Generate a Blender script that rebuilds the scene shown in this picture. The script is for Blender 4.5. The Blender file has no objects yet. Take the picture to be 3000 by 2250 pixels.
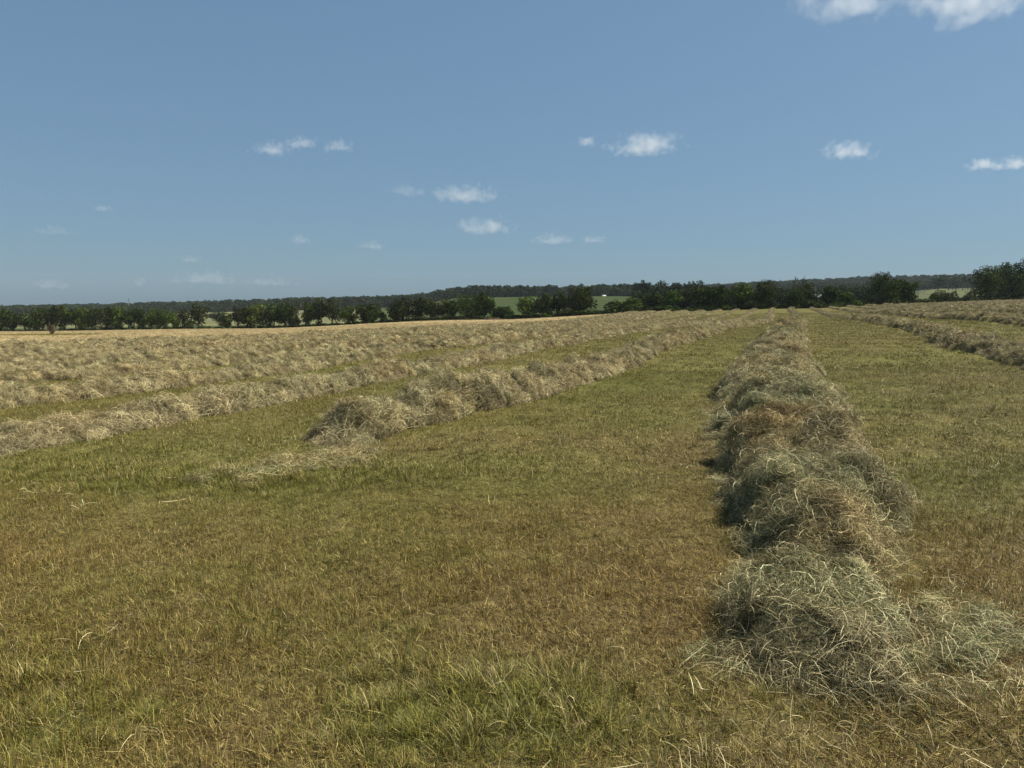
import bpy, math, random
import numpy as np
from math import radians as R

SC = bpy.context.scene
COL = SC.collection
rng = np.random.default_rng(11)
random.seed(11)

# ------------------------------------------------------------------ camera
F, U0, VH = 2200.0, 1500.0, 888.0          # focal length and level line, in pixels of the 3000 px photograph
EYE = 1.6
cam = bpy.data.objects.new("camera", bpy.data.cameras.new("camera"))
COL.objects.link(cam)
SC.camera = cam
cam.data.sensor_width = 36.0
cam.data.lens = 36.0 * F / 3000.0
cam.data.clip_start = 0.05
cam.data.clip_end = 60000
cam.location = (0, 0, EYE)
PITCH = math.atan((1125 - VH) / F)
cam.rotation_euler = (math.pi / 2 - PITCH, 0, 0)

# ------------------------------------------------------------------ sky, sun, exposure
SUN_EL, SUN_AZ = R(51), R(75)               # azimuth clockwise from the view direction (+Y)
W = bpy.data.worlds.new("World")
SC.world = W
W.use_nodes = True
wn = W.node_tree.nodes
bg = wn["Background"]
sky = wn.new("ShaderNodeTexSky")
sky.sky_type = 'NISHITA'
sky.sun_disc = False
sky.sun_elevation = SUN_EL
sky.sun_rotation = SUN_AZ
sky.altitude = 200
sky.air_density = 1.0
sky.dust_density = 1.6
sky.ozone_density = 3.5
tint = wn.new("ShaderNodeMix"); tint.data_type = 'RGBA'; tint.blend_type = 'MULTIPLY'
tint.inputs[0].default_value = 1.0
tint.inputs[7].default_value = (0.52, 0.76, 0.96, 1)
gam = wn.new("ShaderNodeGamma"); gam.inputs[1].default_value = 0.42
W.node_tree.links.new(sky.outputs[0], gam.inputs[0])
W.node_tree.links.new(gam.outputs[0], tint.inputs[6])
W.node_tree.links.new(tint.outputs[2], bg.inputs[0])
bg.inputs[1].default_value = 0.15
sun = bpy.data.objects.new("sun", bpy.data.lights.new("sun", 'SUN'))
COL.objects.link(sun)
sun.data.energy = 5.0
sun.data.angle = R(0.53)
sun.data.color = (1.0, 0.95, 0.86)
sun.rotation_euler = (math.pi / 2 - SUN_EL, 0, math.pi - SUN_AZ)
SC.view_settings.view_transform = 'Standard'
SC.view_settings.look = 'None'
SC.view_settings.exposure = 0.72
SC.view_settings.gamma = 1.0
SC.view_settings.use_curve_mapping = False
SC.render.engine = 'CYCLES'
cy = SC.cycles
cy.max_bounces = 6
cy.diffuse_bounces = 2
cy.glossy_bounces = 2
cy.transmission_bounces = 3
cy.volume_bounces = 2
cy.transparent_max_bounces = 6
cy.use_denoising = True
cy.denoising_prefilter = 'ACCURATE'


# ------------------------------------------------------------------ numbers
def sstep(a, b, x):
    t = np.clip((x - a) / (b - a), 0, 1)
    return t * t * (3 - 2 * t)


def _hash(ix, iy, seed):
    n = (ix * 374761393 + iy * 668265263 + seed * 1442695041) & 0xffffffff
    n = ((n ^ (n >> 13)) * 1274126177) & 0xffffffff
    return ((n ^ (n >> 16)) & 0xffffff) / 16777215.0


def vnoise(x, y, seed=0):
    x = np.asarray(x, float); y = np.asarray(y, float)
    ix = np.floor(x).astype(np.int64); iy = np.floor(y).astype(np.int64)
    fx = x - ix; fy = y - iy
    fx = fx * fx * (3 - 2 * fx); fy = fy * fy * (3 - 2 * fy)
    a = _hash(ix, iy, seed); b = _hash(ix + 1, iy, seed)
    c = _hash(ix, iy + 1, seed); d = _hash(ix + 1, iy + 1, seed)
    return (a + (b - a) * fx) * (1 - fy) + (c + (d - c) * fx) * fy      # 0..1


def fbm(x, y, seed=0, octs=4, gain=0.5):
    s, amp, tot = 0, 1.0, 0
    for o in range(octs):
        s = s + amp * vnoise(x * 2 ** o, y * 2 ** o, seed + 17 * o)
        tot += amp
        amp *= gain
    return s / tot


# ------------------------------------------------------------------ the lie of the land
def uD(x, y):
    """pixel column and depth of a ground point; beyond the lens's sides both go on smoothly"""
    az = np.arctan2(x, y)
    c = np.clip(az, -R(40), R(40))
    r = np.hypot(x, y)
    D = r * np.cos(c)
    c = c * (1 - sstep(R(60), R(180), np.abs(az)))
    return U0 + F * np.tan(c), D


EDGE_U = [0, 700, 1400, 2000, 2333, 2600, 3000]
EDGE_D = [250, 235, 215, 198, 190, 200, 240]


def De(u):
    return np.interp(u, EDGE_U, EDGE_D)


PROF_D = np.array([0, 8, 15, 27, 43, 60, 84, 106, 145, 190, 240, 400])
cols = [(-400, -8.3 * (PROF_D / 250) ** 1.3),
        (0, -7.9 * (PROF_D / 250) ** 1.3),
        (700, -6.9 * (PROF_D / 250) ** 1.3),
        (1400, np.array([0, 0, -.02, -.05, -.25, -.6, -1.15, -1.6, -2.1, -2.65, -3.6, -8])),
        (2000, np.array([0, 0, -.02, .08, .0, -.25, -.75, -1.1, -.9, -.45, -1.2, -4])),
        (2330, np.array([0, 0, -.02, .18, .05, -.2, -.6, -.85, -.4, .22, .3, .3])),
        (2650, np.array([0, .05, .1, .35, .45, .4, .45, .55, .75, 1.25, 1.5, 1.5])),
        (3000, np.array([0, .08, .2, .55, .88, 1.05, 1.25, 1.42, 1.75, 2.1, 2.4, 2.6])),
        (3400, np.array([0, .08, .22, .6, .95, 1.15, 1.4, 1.6, 1.95, 2.3, 2.6, 2.8]))]
CU = [c[0] for c in cols]
CM = np.array([c[1] for c in cols])


def field_z(u, D):
    D = np.maximum(D, 0)
    zc = np.stack([np.interp(D, PROF_D, CM[k]) for k in range(len(CU))], 0)
    k = np.clip(np.searchsorted(CU, u) - 1, 0, len(CU) - 2)
    cu = np.array(CU, float)
    t = np.clip((u - cu[k]) / (cu[k + 1] - cu[k]), 0, 1)
    t = t * t * (3 - 2 * t)
    a = np.take_along_axis(zc.reshape(len(CU), -1), k.reshape(1, -1), 0)[0]
    b = np.take_along_axis(zc.reshape(len(CU), -1), (k + 1).reshape(1, -1), 0)[0]
    return (a * (1 - t.ravel()) + b * t.ravel()).reshape(np.shape(u))


def vz(v, D):
    return EYE - (v - VH) / F * D


RU = [0, 400, 500, 800, 1000, 1200, 1330, 1500, 1700, 1900, 2100, 2300, 2500, 2800, 3000]
RV = [912, 903, 899, 889, 879, 864, 862, 859, 853, 842, 832, 824, 813, 806, 802]


def ground_z(x, y, fine=True):
    x = np.asarray(x, float); y = np.asarray(y, float)
    u, D = uD(x, y)
    uc = np.clip(u, 0, 3000)
    e = De(u)
    zE = field_z(u, e)
    zf = field_z(u, np.minimum(D, e))
    nodes = [(e, zE),
             (e + 35, zE - np.interp(u, [0, 700, 1400, 2000, 2500, 3000], [.3, .4, 1.2, 2.2, 2.5, .8])),
             (450 + 0 * e, vz(np.interp(uc, [0, 700, 1400, 2000, 2600, 2750, 3000], [948, 940, 910, 903, 889, 885, 885]), 450)),
             (700 + 0 * e, vz(np.interp(uc, [0, 700, 1200, 1350, 1850, 2000, 2600, 2750, 3000],
                                        [932, 918, 902, 873, 869, 885, 880, 868, 866]), 700)),
             (1000 + 0 * e, vz(np.interp(uc, [0, 700, 1200, 1350, 1850, 2000, 2600, 2750, 3000],
                                         [922, 906, 890, 872, 867, 868, 856, 846, 845]), 1000)),
             (1500 + 0 * e, vz(np.interp(uc, RU, RV) + 17, 1500)),
             (2100 + 0 * e, vz(np.interp(uc, RU, RV) + 17, 1500) - 18),
             (6500 + 0 * e, -30 + 0 * e),
             (20000 + 0 * e, -60 + 0 * e)]
    z = zf
    for (d0, z0), (d1, z1) in zip(nodes[:-1], nodes[1:]):
        t = np.clip((D - d0) / (d1 - d0), 0, 1)
        t = t * .5 + t * t * (3 - 2 * t) * .5
        z = np.where(D > d0, z0 + (z1 - z0) * t, z)
    if fine:
        w = 1 - sstep(40, 120, D)
        z = z + w * (.06 * (fbm(x * .5, y * .5, 3, 3) - .5) + .05 * (vnoise(x * 2.2, y * 2.2, 5) - .5) + .025 * (vnoise(x * 5.5, y * 5.5, 6) - .5))
        far = sstep(300, 700, D)
        z = z + far * 5 * (fbm(x * .006, y * .006, 9, 3) - .5)
    return z


def at(u, D):
    """a ground point from its column in the photograph and its distance"""
    x = (u - U0) / F * D
    return x, D, float(ground_z(np.array([x]), np.array([float(D)]))[0])


ROW_A = math.atan((2334 - U0) / F)
ES = np.array([math.sin(ROW_A), math.cos(ROW_A)])
EP = np.array([math.cos(ROW_A), -math.sin(ROW_A)])


# greenness of the stubble (0 straw .. 1 green) and its reddish tone, measured in the field
SPOTS = [  # x, y, radius x, radius y, green added, height added
    (-2.6, 6.9, 1.3, .55, .8, .9), (-4.9, 7.2, 1.2, .5, .5, .6), (-3.6, 3.0, .9, .5, .55, .5), (-2.3, 3.0, .5, .5, .5, .6),
    (-.25, 2.75, .5, .28, 1.1, 1.2), (.2, 2.85, .35, .3, .5, .8), (-1.7, 2.7, .35, .35, .8, .9), (-.6, 3.4, .35, .3, .5, .3), (3.9, 6.3, .8, .3, .6, .5), (4.9, 6.6, .8, .5, .5, .4),
    (-.35, 7.6, 1.1, .5, .3, .15), (1.2, 15.5, 1.6, .9, .6, .1), (-2.4, 4.1, .9, .3, .35, .1), (6.9, 18, .8, .5, .4, .5),
    (2.6, 9.5, 1.2, .7, .25, .1), (-1.1, 3.6, .4, .25, .3, .2), (.6, 2.9, .5, .3, .3, .3)]


def stubble(x, y):
    big = fbm(x * .22 + 5, y * .35, 21, 4)
    mid = .6 * fbm(x * .9, y * 1.6, 33, 4) + .4 * fbm(x * 2.6, y * 4.2, 35, 3)
    g = .56 + .75 * (big - .5) + .8 * (mid - .5) - .40 * (1 - sstep(3.5, 8.5, y)) + .05 * sstep(6, 14, y)
    s = x * EP[0] + y * EP[1]
    g = g - .32 * np.exp(-((s + .9) / .7) ** 2) * (1 - sstep(8, 14, y)) * sstep(2, 4, y)      # dried strip along the big windrow
    g = g - .25 * sstep(.6, 2.0, s) * (1 - sstep(4, 8, y))
    h = 1 + 1.1 * (fbm(x * 1.3, y * 1.3, 41, 3) - .5) + .9 * (fbm(x * 3.7, y * 3.7, 43, 2) - .5) + .5 * (1 - sstep(3, 7, y))
    for (sx, sy, rx, ry, gg, hh) in SPOTS:
        k = np.exp(-((x - sx) / rx) ** 2 - ((y - sy) / ry) ** 2)
        g = g + gg * k * .65
        h = h + hh * k * .7
    red = np.clip(.35 + 1.6 * (fbm(x * .5 + 40, y * .7, 55, 3) - .5) + .42 * (1 - sstep(3, 9, y)), 0, 1)
    pp = s
    tan = sstep(-40.5, -42.5, pp)                      # the unraked strip left of the last windrow
    g = g * (1 - tan) - .5 * tan
    # tractor passes: fine bands that run along the rows
    g = g + .10 * (vnoise(pp * 1.2, (x * ES[0] + y * ES[1]) * .03, 61) - .5) * sstep(10, 25, y)
    return np.clip(g, 0, 1), h, red, tan


# ------------------------------------------------------------------ materials
def new_mat(name):
    m = bpy.data.materials.new(name)
    m.use_nodes = True
    nt = m.node_tree
    for n in list(nt.nodes):
        nt.nodes.remove(n)
    out = nt.nodes.new("ShaderNodeOutputMaterial")
    return m, nt, out


def N(nt, kind, **kw):
    n = nt.nodes.new(kind)
    for k, v in kw.items():
        setattr(n, k, v)
    return n


def ramp(nt, stops, fac):
    n = nt.nodes.new("ShaderNodeValToRGB")
    el = n.color_ramp.elements
    el[0].position, el[0].color = stops[0][0], (*stops[0][1], 1)
    el[1].position, el[1].color = stops[-1][0], (*stops[-1][1], 1)
    for p, c in stops[1:-1]:
        e = el.new(p)
        e.color = (*c, 1)
    nt.links.new(fac, n.inputs[0])
    return n.outputs[0]


def mth(nt, op, a, b=None, c=None, clamp=False):
    n = nt.nodes.new("ShaderNodeMath")
    n.operation = op
    n.use_clamp = clamp
    for i, v in enumerate((a, b, c)):
        if v is None:
            continue
        if isinstance(v, (int, float)):
            n.inputs[i].default_value = v
        else:
            nt.links.new(v, n.inputs[i])
    return n.outputs[0]


def mix(nt, fac, a, b, mode='MIX'):
    n = nt.nodes.new("ShaderNodeMix")
    n.data_type = 'RGBA'
    n.blend_type = mode
    for i, v in ((0, fac), (6, a), (7, b)):
        if isinstance(v, (int, float)):
            n.inputs[i].default_value = v
        elif isinstance(v, tuple):
            n.inputs[i].default_value = (*v, 1)
        else:
            nt.links.new(v, n.inputs[i])
    return n.outputs[2]


def attr(nt, name, kind='GEOMETRY'):
    n = nt.nodes.new("ShaderNodeAttribute")
    n.attribute_name = name
    n.attribute_type = kind
    return n


def leafy(nt, out, colour, trans=.25, rough=.6, spec=.25):
    """thin blade or leaf: reflects and lets some light through"""
    p = N(nt, "ShaderNodeBsdfPrincipled")
    p.inputs["Roughness"].default_value = rough
    p.inputs["Specular IOR Level"].default_value = spec
    nt.links.new(colour, p.inputs["Base Color"])
    t = N(nt, "ShaderNodeBsdfTranslucent")
    nt.links.new(colour, t.inputs[0])
    m = N(nt, "ShaderNodeMixShader")
    m.inputs[0].default_value = trans
    nt.links.new(p.outputs[0], m.inputs[1])
    nt.links.new(t.outputs[0], m.inputs[2])
    nt.links.new(m.outputs[0], out.inputs[0])


GREEN = [(0, (.045, .050, .005)), (.5, (.125, .125, .015)), (1, (.33, .295, .050))]
STRAW = [(0, (.045, .030, .008)), (.4, (.130, .092, .022)), (.8, (.33, .26, .075)), (1, (.66, .56, .24))]


def make_grass_mat():
    m, nt, out = new_mat("stubble_blades")
    geo = N(nt, "ShaderNodeNewGeometry")
    r = geo.outputs["Random Per Island"]
    r2 = mth(nt, 'FRACT', mth(nt, 'MULTIPLY', r, 37.17))
    g = attr(nt, "green", 'INSTANCER').outputs["Fac"]
    red = attr(nt, "red", 'INSTANCER').outputs["Fac"]
    tan = attr(nt, "tan", 'INSTANCER').outputs["Fac"]
    f = mth(nt, 'MULTIPLY_ADD', mth(nt, 'SUBTRACT', g, r), 5.0, .5, clamp=True)
    green = ramp(nt, GREEN, r2)
    straw = ramp(nt, STRAW, r2)
    straw = mix(nt, mth(nt, 'MULTIPLY', red, .55), straw, (1.05, .82, .58), 'MULTIPLY')
    c = mix(nt, f, straw, green)
    tanc = ramp(nt, [(0, (.18, .125, .05)), (.5, (.38, .29, .135)), (1, (.56, .46, .25))], r2)
    c = mix(nt, tan, c, tanc)
    leafy(nt, out, c, .10, .6, .3)
    return m


def make_hay_mat(name, k=1.0):
    m, nt, out = new_mat(name)
    geo = N(nt, "ShaderNodeNewGeometry")
    r = geo.outputs["Random Per Island"]
    r2 = mth(nt, 'FRACT', mth(nt, 'MULTIPLY', r, 51.3))
    g = attr(nt, "green", 'INSTANCER').outputs["Fac"]
    c1 = ramp(nt, [(0, (.04, .030, .012)), (.36, (.14, .108, .048)), (.68, (.38, .315, .155)), (1, (.68, .585, .33))], r2)
    c2 = ramp(nt, [(0, (.04, .055, .02)), (.45, (.14, .16, .065)), (1, (.44, .455, .24))], r2)
    f = mth(nt, 'MULTIPLY_ADD', mth(nt, 'SUBTRACT', g, r), 6.0, .5, clamp=True)
    c = mix(nt, f, c1, c2)
    red = attr(nt, "red", 'INSTANCER').outputs["Fac"]
    c = mix(nt, mth(nt, 'MULTIPLY', red, .7), c, (.90, .70, .48), 'MULTIPLY')
    oi = N(nt, "ShaderNodeObjectInfo")                       # brightness varied at random from flake to flake
    hv = N(nt, "ShaderNodeHueSaturation")
    nt.links.new(mth(nt, 'MULTIPLY_ADD', oi.outputs["Random"], 1.15, .62), hv.inputs["Value"])
    nt.links.new(c, hv.inputs["Color"])
    c = hv.outputs[0]
    leafy(nt, out, c, .06, .6, .12)
    return m


def make_core_mat():
    m, nt, out = new_mat("packed_hay")
    tc = N(nt, "ShaderNodeNewGeometry")
    n1 = N(nt, "ShaderNodeTexNoise"); n1.inputs["Scale"].default_value = 1.6; n1.inputs["Detail"].default_value = 8
    n2 = N(nt, "ShaderNodeTexNoise"); n2.inputs["Scale"].default_value = 22; n2.inputs["Detail"].default_value = 6
    n2.inputs["Distortion"].default_value = 1.5
    for n in (n1, n2):
        nt.links.new(tc.outputs["Position"], n.inputs["Vector"])
    c = ramp(nt, [(.3, (.04, .03, .014)), (.5, (.11, .085, .042)), (.7, (.24, .195, .10))], n2.outputs[0])  # darkened so pits and gaps between strands read as shaded hollows
    c = mix(nt, mth(nt, 'MULTIPLY', ramp(nt, [(.45, (0, 0, 0)), (.65, (1, 1, 1))], n1.outputs[0]), .5), c, (.07, .08, .035))
    p = N(nt, "ShaderNodeBsdfPrincipled")
    p.inputs["Roughness"].default_value = .9
    p.inputs["Specular IOR Level"].default_value = .1
    nt.links.new(c, p.inputs["Base Color"])
    b = N(nt, "ShaderNodeBump"); b.inputs["Strength"].default_value = .9; b.inputs["Distance"].default_value = .05
    nt.links.new(n2.outputs[0], b.inputs["Height"])
    nt.links.new(b.outputs[0], p.inputs["Normal"])
    nt.links.new(p.outputs[0], out.inputs[0])
    return m


def make_field_mat():
    m, nt, out = new_mat("mown_field")
    geo = N(nt, "ShaderNodeNewGeometry")
    at_ = attr(nt, "tint")
    sep = N(nt, "ShaderNodeSeparateColor")
    nt.links.new(at_.outputs["Color"], sep.inputs[0])
    g, red, tan = sep.outputs[0], sep.outputs[1], sep.outputs[2]
    mp = N(nt, "ShaderNodeMapping"); mp.inputs["Rotation"].default_value = (0, 0, ROW_A); mp.inputs["Scale"].default_value = (1, .35, 1)
    nt.links.new(geo.outputs["Position"], mp.inputs[0])
    n = N(nt, "ShaderNodeTexNoise"); n.inputs["Scale"].default_value = 2.4; n.inputs["Detail"].default_value = 10; n.inputs["Roughness"].default_value = .75
    nt.links.new(mp.outputs[0], n.inputs["Vector"])
    n2 = N(nt, "ShaderNodeTexNoise"); n2.inputs["Scale"].default_value = 30; n2.inputs["Detail"].default_value = 5
    nt.links.new(geo.outputs["Position"], n2.inputs["Vector"])
    k = mth(nt, 'ADD', mth(nt, 'MULTIPLY', n.outputs[0], .6), mth(nt, 'MULTIPLY', n2.outputs[0], .4))
    straw = ramp(nt, [(.35, (.05, .034, .014)), (.5, (.11, .08, .032)), (.66, (.22, .17, .07))], k)
    green = ramp(nt, [(.35, (.055, .060, .014)), (.5, (.11, .11, .028)), (.66, (.20, .185, .055))], k)
    c = mix(nt, g, straw, green)
    tanc = ramp(nt, [(.36, (.17, .115, .05)), (.5, (.36, .265, .125)), (.64, (.52, .41, .22))], k)
    c = mix(nt, tan, c, tanc)
    p = N(nt, "ShaderNodeBsdfPrincipled")
    p.inputs["Roughness"].default_value = .95
    p.inputs["Specular IOR Level"].default_value = .05
    nt.links.new(c, p.inputs["Base Color"])
    b = N(nt, "ShaderNodeBump"); b.inputs["Strength"].default_value = 1.0; b.inputs["Distance"].default_value = .08
    nt.links.new(k, b.inputs["Height"])
    nt.links.new(b.outputs[0], p.inputs["Normal"])
    nt.links.new(p.outputs[0], out.inputs[0])
    return m


def make_pasture_mat():
    m, nt, out = new_mat("pasture")
    geo = N(nt, "ShaderNodeNewGeometry")
    at_ = attr(nt, "tint")
    sep = N(nt, "ShaderNodeSeparateColor")
    nt.links.new(at_.outputs["Color"], sep.inputs[0])
    n = N(nt, "ShaderNodeTexNoise"); n.inputs["Scale"].default_value = .05; n.inputs["Detail"].default_value = 10; n.inputs["Roughness"].default_value = .65
    nt.links.new(geo.outputs["Position"], n.inputs["Vector"])
    gr = ramp(nt, [(.35, (.026, .038, .010)), (.65, (.048, .066, .018))], n.outputs[0])
    pale = ramp(nt, [(.35, (.12, .12, .05)), (.65, (.20, .19, .09))], n.outputs[0])
    c = mix(nt, sep.outputs[0], gr, pale)
    c = mix(nt, sep.outputs[1], c, (.03, .035, .014))
    p = N(nt, "ShaderNodeBsdfPrincipled")
    p.inputs["Roughness"].default_value = .95
    p.inputs["Specular IOR Level"].default_value = .05
    nt.links.new(c, p.inputs["Base Color"])
    nt.links.new(p.outputs[0], out.inputs[0])
    return m


def make_leaf_mat(name, a, b, c, trans=.2):
    m, nt, out = new_mat(name)
    geo = N(nt, "ShaderNodeNewGeometry")
    col = ramp(nt, [(0, a), (.6, b), (1, c)], geo.outputs["Random Per Island"])
    oi = N(nt, "ShaderNodeObjectInfo")
    v = mth(nt, 'MULTIPLY_ADD', oi.outputs["Random"], .5, .75)
    hsv = N(nt, "ShaderNodeHueSaturation")
    nt.links.new(v, hsv.inputs["Value"])
    nt.links.new(mth(nt, 'MULTIPLY_ADD', mth(nt, 'FRACT', mth(nt, 'MULTIPLY', oi.outputs["Random"], 9.7)), .03, .485), hsv.inputs["Hue"])
    nt.links.new(col, hsv.inputs["Color"])
    leafy(nt, out, hsv.outputs[0], trans * .6, .8, .04)
    return m


def simple_mat(name, col, rough=.8, var=.25, scale=3.0, spec=.2):
    m, nt, out = new_mat(name)
    tc = N(nt, "ShaderNodeTexCoord")
    n = N(nt, "ShaderNodeTexNoise"); n.inputs["Scale"].default_value = scale; n.inputs["Detail"].default_value = 6
    nt.links.new(tc.outputs["Object"], n.inputs["Vector"])
    lo = tuple(v * (1 - var) for v in col); hi = tuple(min(1, v * (1 + var)) for v in col)
    c = ramp(nt, [(.3, lo), (.7, hi)], n.outputs[0])
    p = N(nt, "ShaderNodeBsdfPrincipled")
    p.inputs["Roughness"].default_value = rough
    p.inputs["Specular IOR Level"].default_value = spec
    nt.links.new(c, p.inputs["Base Color"])
    nt.links.new(p.outputs[0], out.inputs[0])
    return m


M_GRASS = make_grass_mat()
M_HAY = make_hay_mat("loose_hay_strands")
M_CORE = make_core_mat()
M_FIELD = make_field_mat()
M_PAST = make_pasture_mat()
M_LEAF = make_leaf_mat("leaves_dark", (.009, .017, .003), (.022, .038, .006), (.105, .135, .024))
M_LEAF2 = make_leaf_mat("leaves_fresh", (.024, .042, .006), (.058, .088, .013), (.14, .18, .03))
M_LEAF3 = make_leaf_mat("leaves_wood", (.010, .018, .006), (.022, .036, .011), (.060, .082, .022))
M_LEAF4 = make_leaf_mat("leaves_dull", (.020, .026, .008), (.036, .046, .013), (.068, .08, .025))
M_BARK = simple_mat("bark", (.10, .085, .065), .95, .35, 4)
M_DEAD = simple_mat("dead_wood", (.17, .13, .09), .95, .35, 8)
M_ROOF = simple_mat("pale_metal_roof", (.5, .5, .48), .5, .08, .5, .4)
M_WALL = simple_mat("farm_wall", (.30, .29, .27), .9, .15, .4)
M_WALLD = simple_mat("dark_opening", (.04, .04, .04), .9, .2, .4)
M_STEEL = simple_mat("mast_steel", (.22, .20, .20), .6, .1, 1)


# ------------------------------------------------------------------ mesh helpers
def mesh_np(name, v, faces, mat=None, smooth=False):
    """faces: (n,3) or (n,4) int array"""
    v = np.asarray(v, np.float32); faces = np.asarray(faces, np.int32)
    me = bpy.data.meshes.new(name)
    n, k = faces.shape
    me.vertices.add(len(v)); me.vertices.foreach_set("co", v.ravel())
    me.loops.add(n * k); me.loops.foreach_set("vertex_index", faces.ravel())
    me.polygons.add(n)
    me.polygons.foreach_set("loop_start", np.arange(0, n * k, k, dtype=np.int32))
    me.polygons.foreach_set("loop_total", np.full(n, k, np.int32))
    if smooth:
        me.polygons.foreach_set("use_smooth", np.ones(n, bool))
    me.update(calc_edges=True)
    if mat:
        me.materials.append(mat)
    return me


def link(name, data, parent=None, loc=None, label=None, cat=None, group=None, kind=None, col=COL):
    o = bpy.data.objects.new(name, data)
    col.objects.link(o)
    if parent is not None:
        o.parent = parent
    if loc is not None:
        o.location = loc
    for k, v in (("label", label), ("category", cat), ("group", group), ("kind", kind)):
        if v:
            o[k] = v
    return o


class Build:
    """collects simple solids into one mesh"""
    def __init__(self):
        self.v, self.f = [], []

    def box(self, c, s, rz=0):
        i = len(self.v)
        ca, sa = math.cos(rz), math.sin(rz)
        for dz in (-.5, .5):
            for dx, dy in ((-.5, -.5), (.5, -.5), (.5, .5), (-.5, .5)):
                x, y = dx * s[0], dy * s[1]
                self.v.append((c[0] + x * ca - y * sa, c[1] + x * sa + y * ca, c[2] + dz * s[2]))
        self.f += [(i, i + 3, i + 2, i + 1), (i + 4, i + 5, i + 6, i + 7)] + [(i + a, i + (a + 1) % 4, i + 4 + (a + 1) % 4, i + 4 + a) for a in range(4)]

    def poly(self, pts, faces):
        i = len(self.v)
        self.v += pts
        self.f += [tuple(i + a for a in f) for f in faces]

    def tube(self, pts, rad, n=6):
        i = len(self.v)
        pts = [np.array(p, float) for p in pts]
        for k, p in enumerate(pts):
            d = pts[min(k + 1, len(pts) - 1)] - pts[max(k - 1, 0)]
            d = d / (np.linalg.norm(d) + 1e-9)
            a = np.cross(d, (0.13, .31, .94) if abs(d[2]) < .9 else (1, 0, 0))
            a /= np.linalg.norm(a)
            b = np.cross(d, a)
            for j in range(n):
                t = 2 * math.pi * j / n
                self.v.append(tuple(p + rad[k] * (a * math.cos(t) + b * math.sin(t))))
        for k in range(len(pts) - 1):
            for j in range(n):
                self.f.append((i + k * n + j, i + k * n + (j + 1) % n, i + (k + 1) * n + (j + 1) % n, i + (k + 1) * n + j))
        self.f.append(tuple(i + j for j in reversed(range(n))))
        self.f.append(tuple(i + (len(pts) - 1) * n + j for j in range(n)))

    def mesh(self, name, mat, smooth=False):
        me = bpy.data.meshes.new(name)
        me.from_pydata(self.v, [], self.f)
        if smooth:
            me.polygons.foreach_set("use_smooth", [True] * len(self.f))
        me.materials.append(mat)
        me.update()
        return me


def strips(paths, widths, sides):
    """paths (n,k,3), widths (n,k), sides (n,3): ribbons"""
    n, k, _ = paths.shape
    L = paths - sides[:, None, :] * widths[..., None] * .5
    Rr = paths + sides[:, None, :] * widths[..., None] * .5
    v = np.stack([L, Rr], 2).reshape(-1, 3)
    base = (np.arange(n) * k * 2)[:, None] + (np.arange(k - 1) * 2)[None, :]
    f = np.stack([base, base + 1, base + 3, base + 2], -1).reshape(-1, 4)
    return v, f


# ------------------------------------------------------------------ scattering with geometry nodes
def scatter(name, P, rot, scl, idx, coll, attrs=None, **kw):
    me = bpy.data.meshes.new(name)
    P = np.asarray(P, np.float32)
    me.vertices.add(len(P)); me.vertices.foreach_set("co", P.ravel())
    a = me.attributes.new("rot", 'FLOAT_VECTOR', 'POINT'); a.data.foreach_set("vector", np.asarray(rot, np.float32).ravel())
    a = me.attributes.new("scl", 'FLOAT_VECTOR', 'POINT'); a.data.foreach_set("vector", np.asarray(scl, np.float32).ravel())
    a = me.attributes.new("idx", 'INT', 'POINT'); a.data.foreach_set("value", np.asarray(idx, np.int32))
    for k, v in (attrs or {}).items():
        a = me.attributes.new(k, 'FLOAT', 'POINT'); a.data.foreach_set("value", np.asarray(v, np.float32))
    o = link(name, me, **kw)
    ng = bpy.data.node_groups.new("spread_" + name, 'GeometryNodeTree')
    ng.interface.new_socket("Geometry", in_out='INPUT', socket_type='NodeSocketGeometry')
    ng.interface.new_socket("Geometry", in_out='OUTPUT', socket_type='NodeSocketGeometry')
    gi = ng.nodes.new("NodeGroupInput"); go = ng.nodes.new("NodeGroupOutput")
    ci = ng.nodes.new("GeometryNodeCollectionInfo")
    ci.inputs["Collection"].default_value = coll
    ci.inputs["Separate Children"].default_value = True
    ci.inputs["Reset Children"].default_value = True
    ip = ng.nodes.new("GeometryNodeInstanceOnPoints")
    ip.inputs["Pick Instance"].default_value = True

    def na(nm, ty):
        n = ng.nodes.new("GeometryNodeInputNamedAttribute")
        n.data_type = ty
        n.inputs["Name"].default_value = nm
        return n.outputs["Attribute"]
    L = ng.links
    L.new(gi.outputs[0], ip.inputs["Points"])
    L.new(ci.outputs[0], ip.inputs["Instance"])
    L.new(na("idx", 'INT'), ip.inputs["Instance Index"])
    e2r = ng.nodes.new("FunctionNodeEulerToRotation")
    L.new(na("rot", 'FLOAT_VECTOR'), e2r.inputs[0])
    L.new(e2r.outputs[0], ip.inputs["Rotation"])
    L.new(na("scl", 'FLOAT_VECTOR'), ip.inputs["Scale"])
    L.new(ip.outputs[0], go.inputs[0])
    md = o.modifiers.new("spread", 'NODES')
    md.node_group = ng
    return o


def proto_coll(name, meshes):
    c = bpy.data.collections.new(name)
    for i, me in enumerate(meshes):
        o = bpy.data.objects.new("%s_%02d" % (name, i), me)
        c.objects.link(o)
    return c


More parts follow.
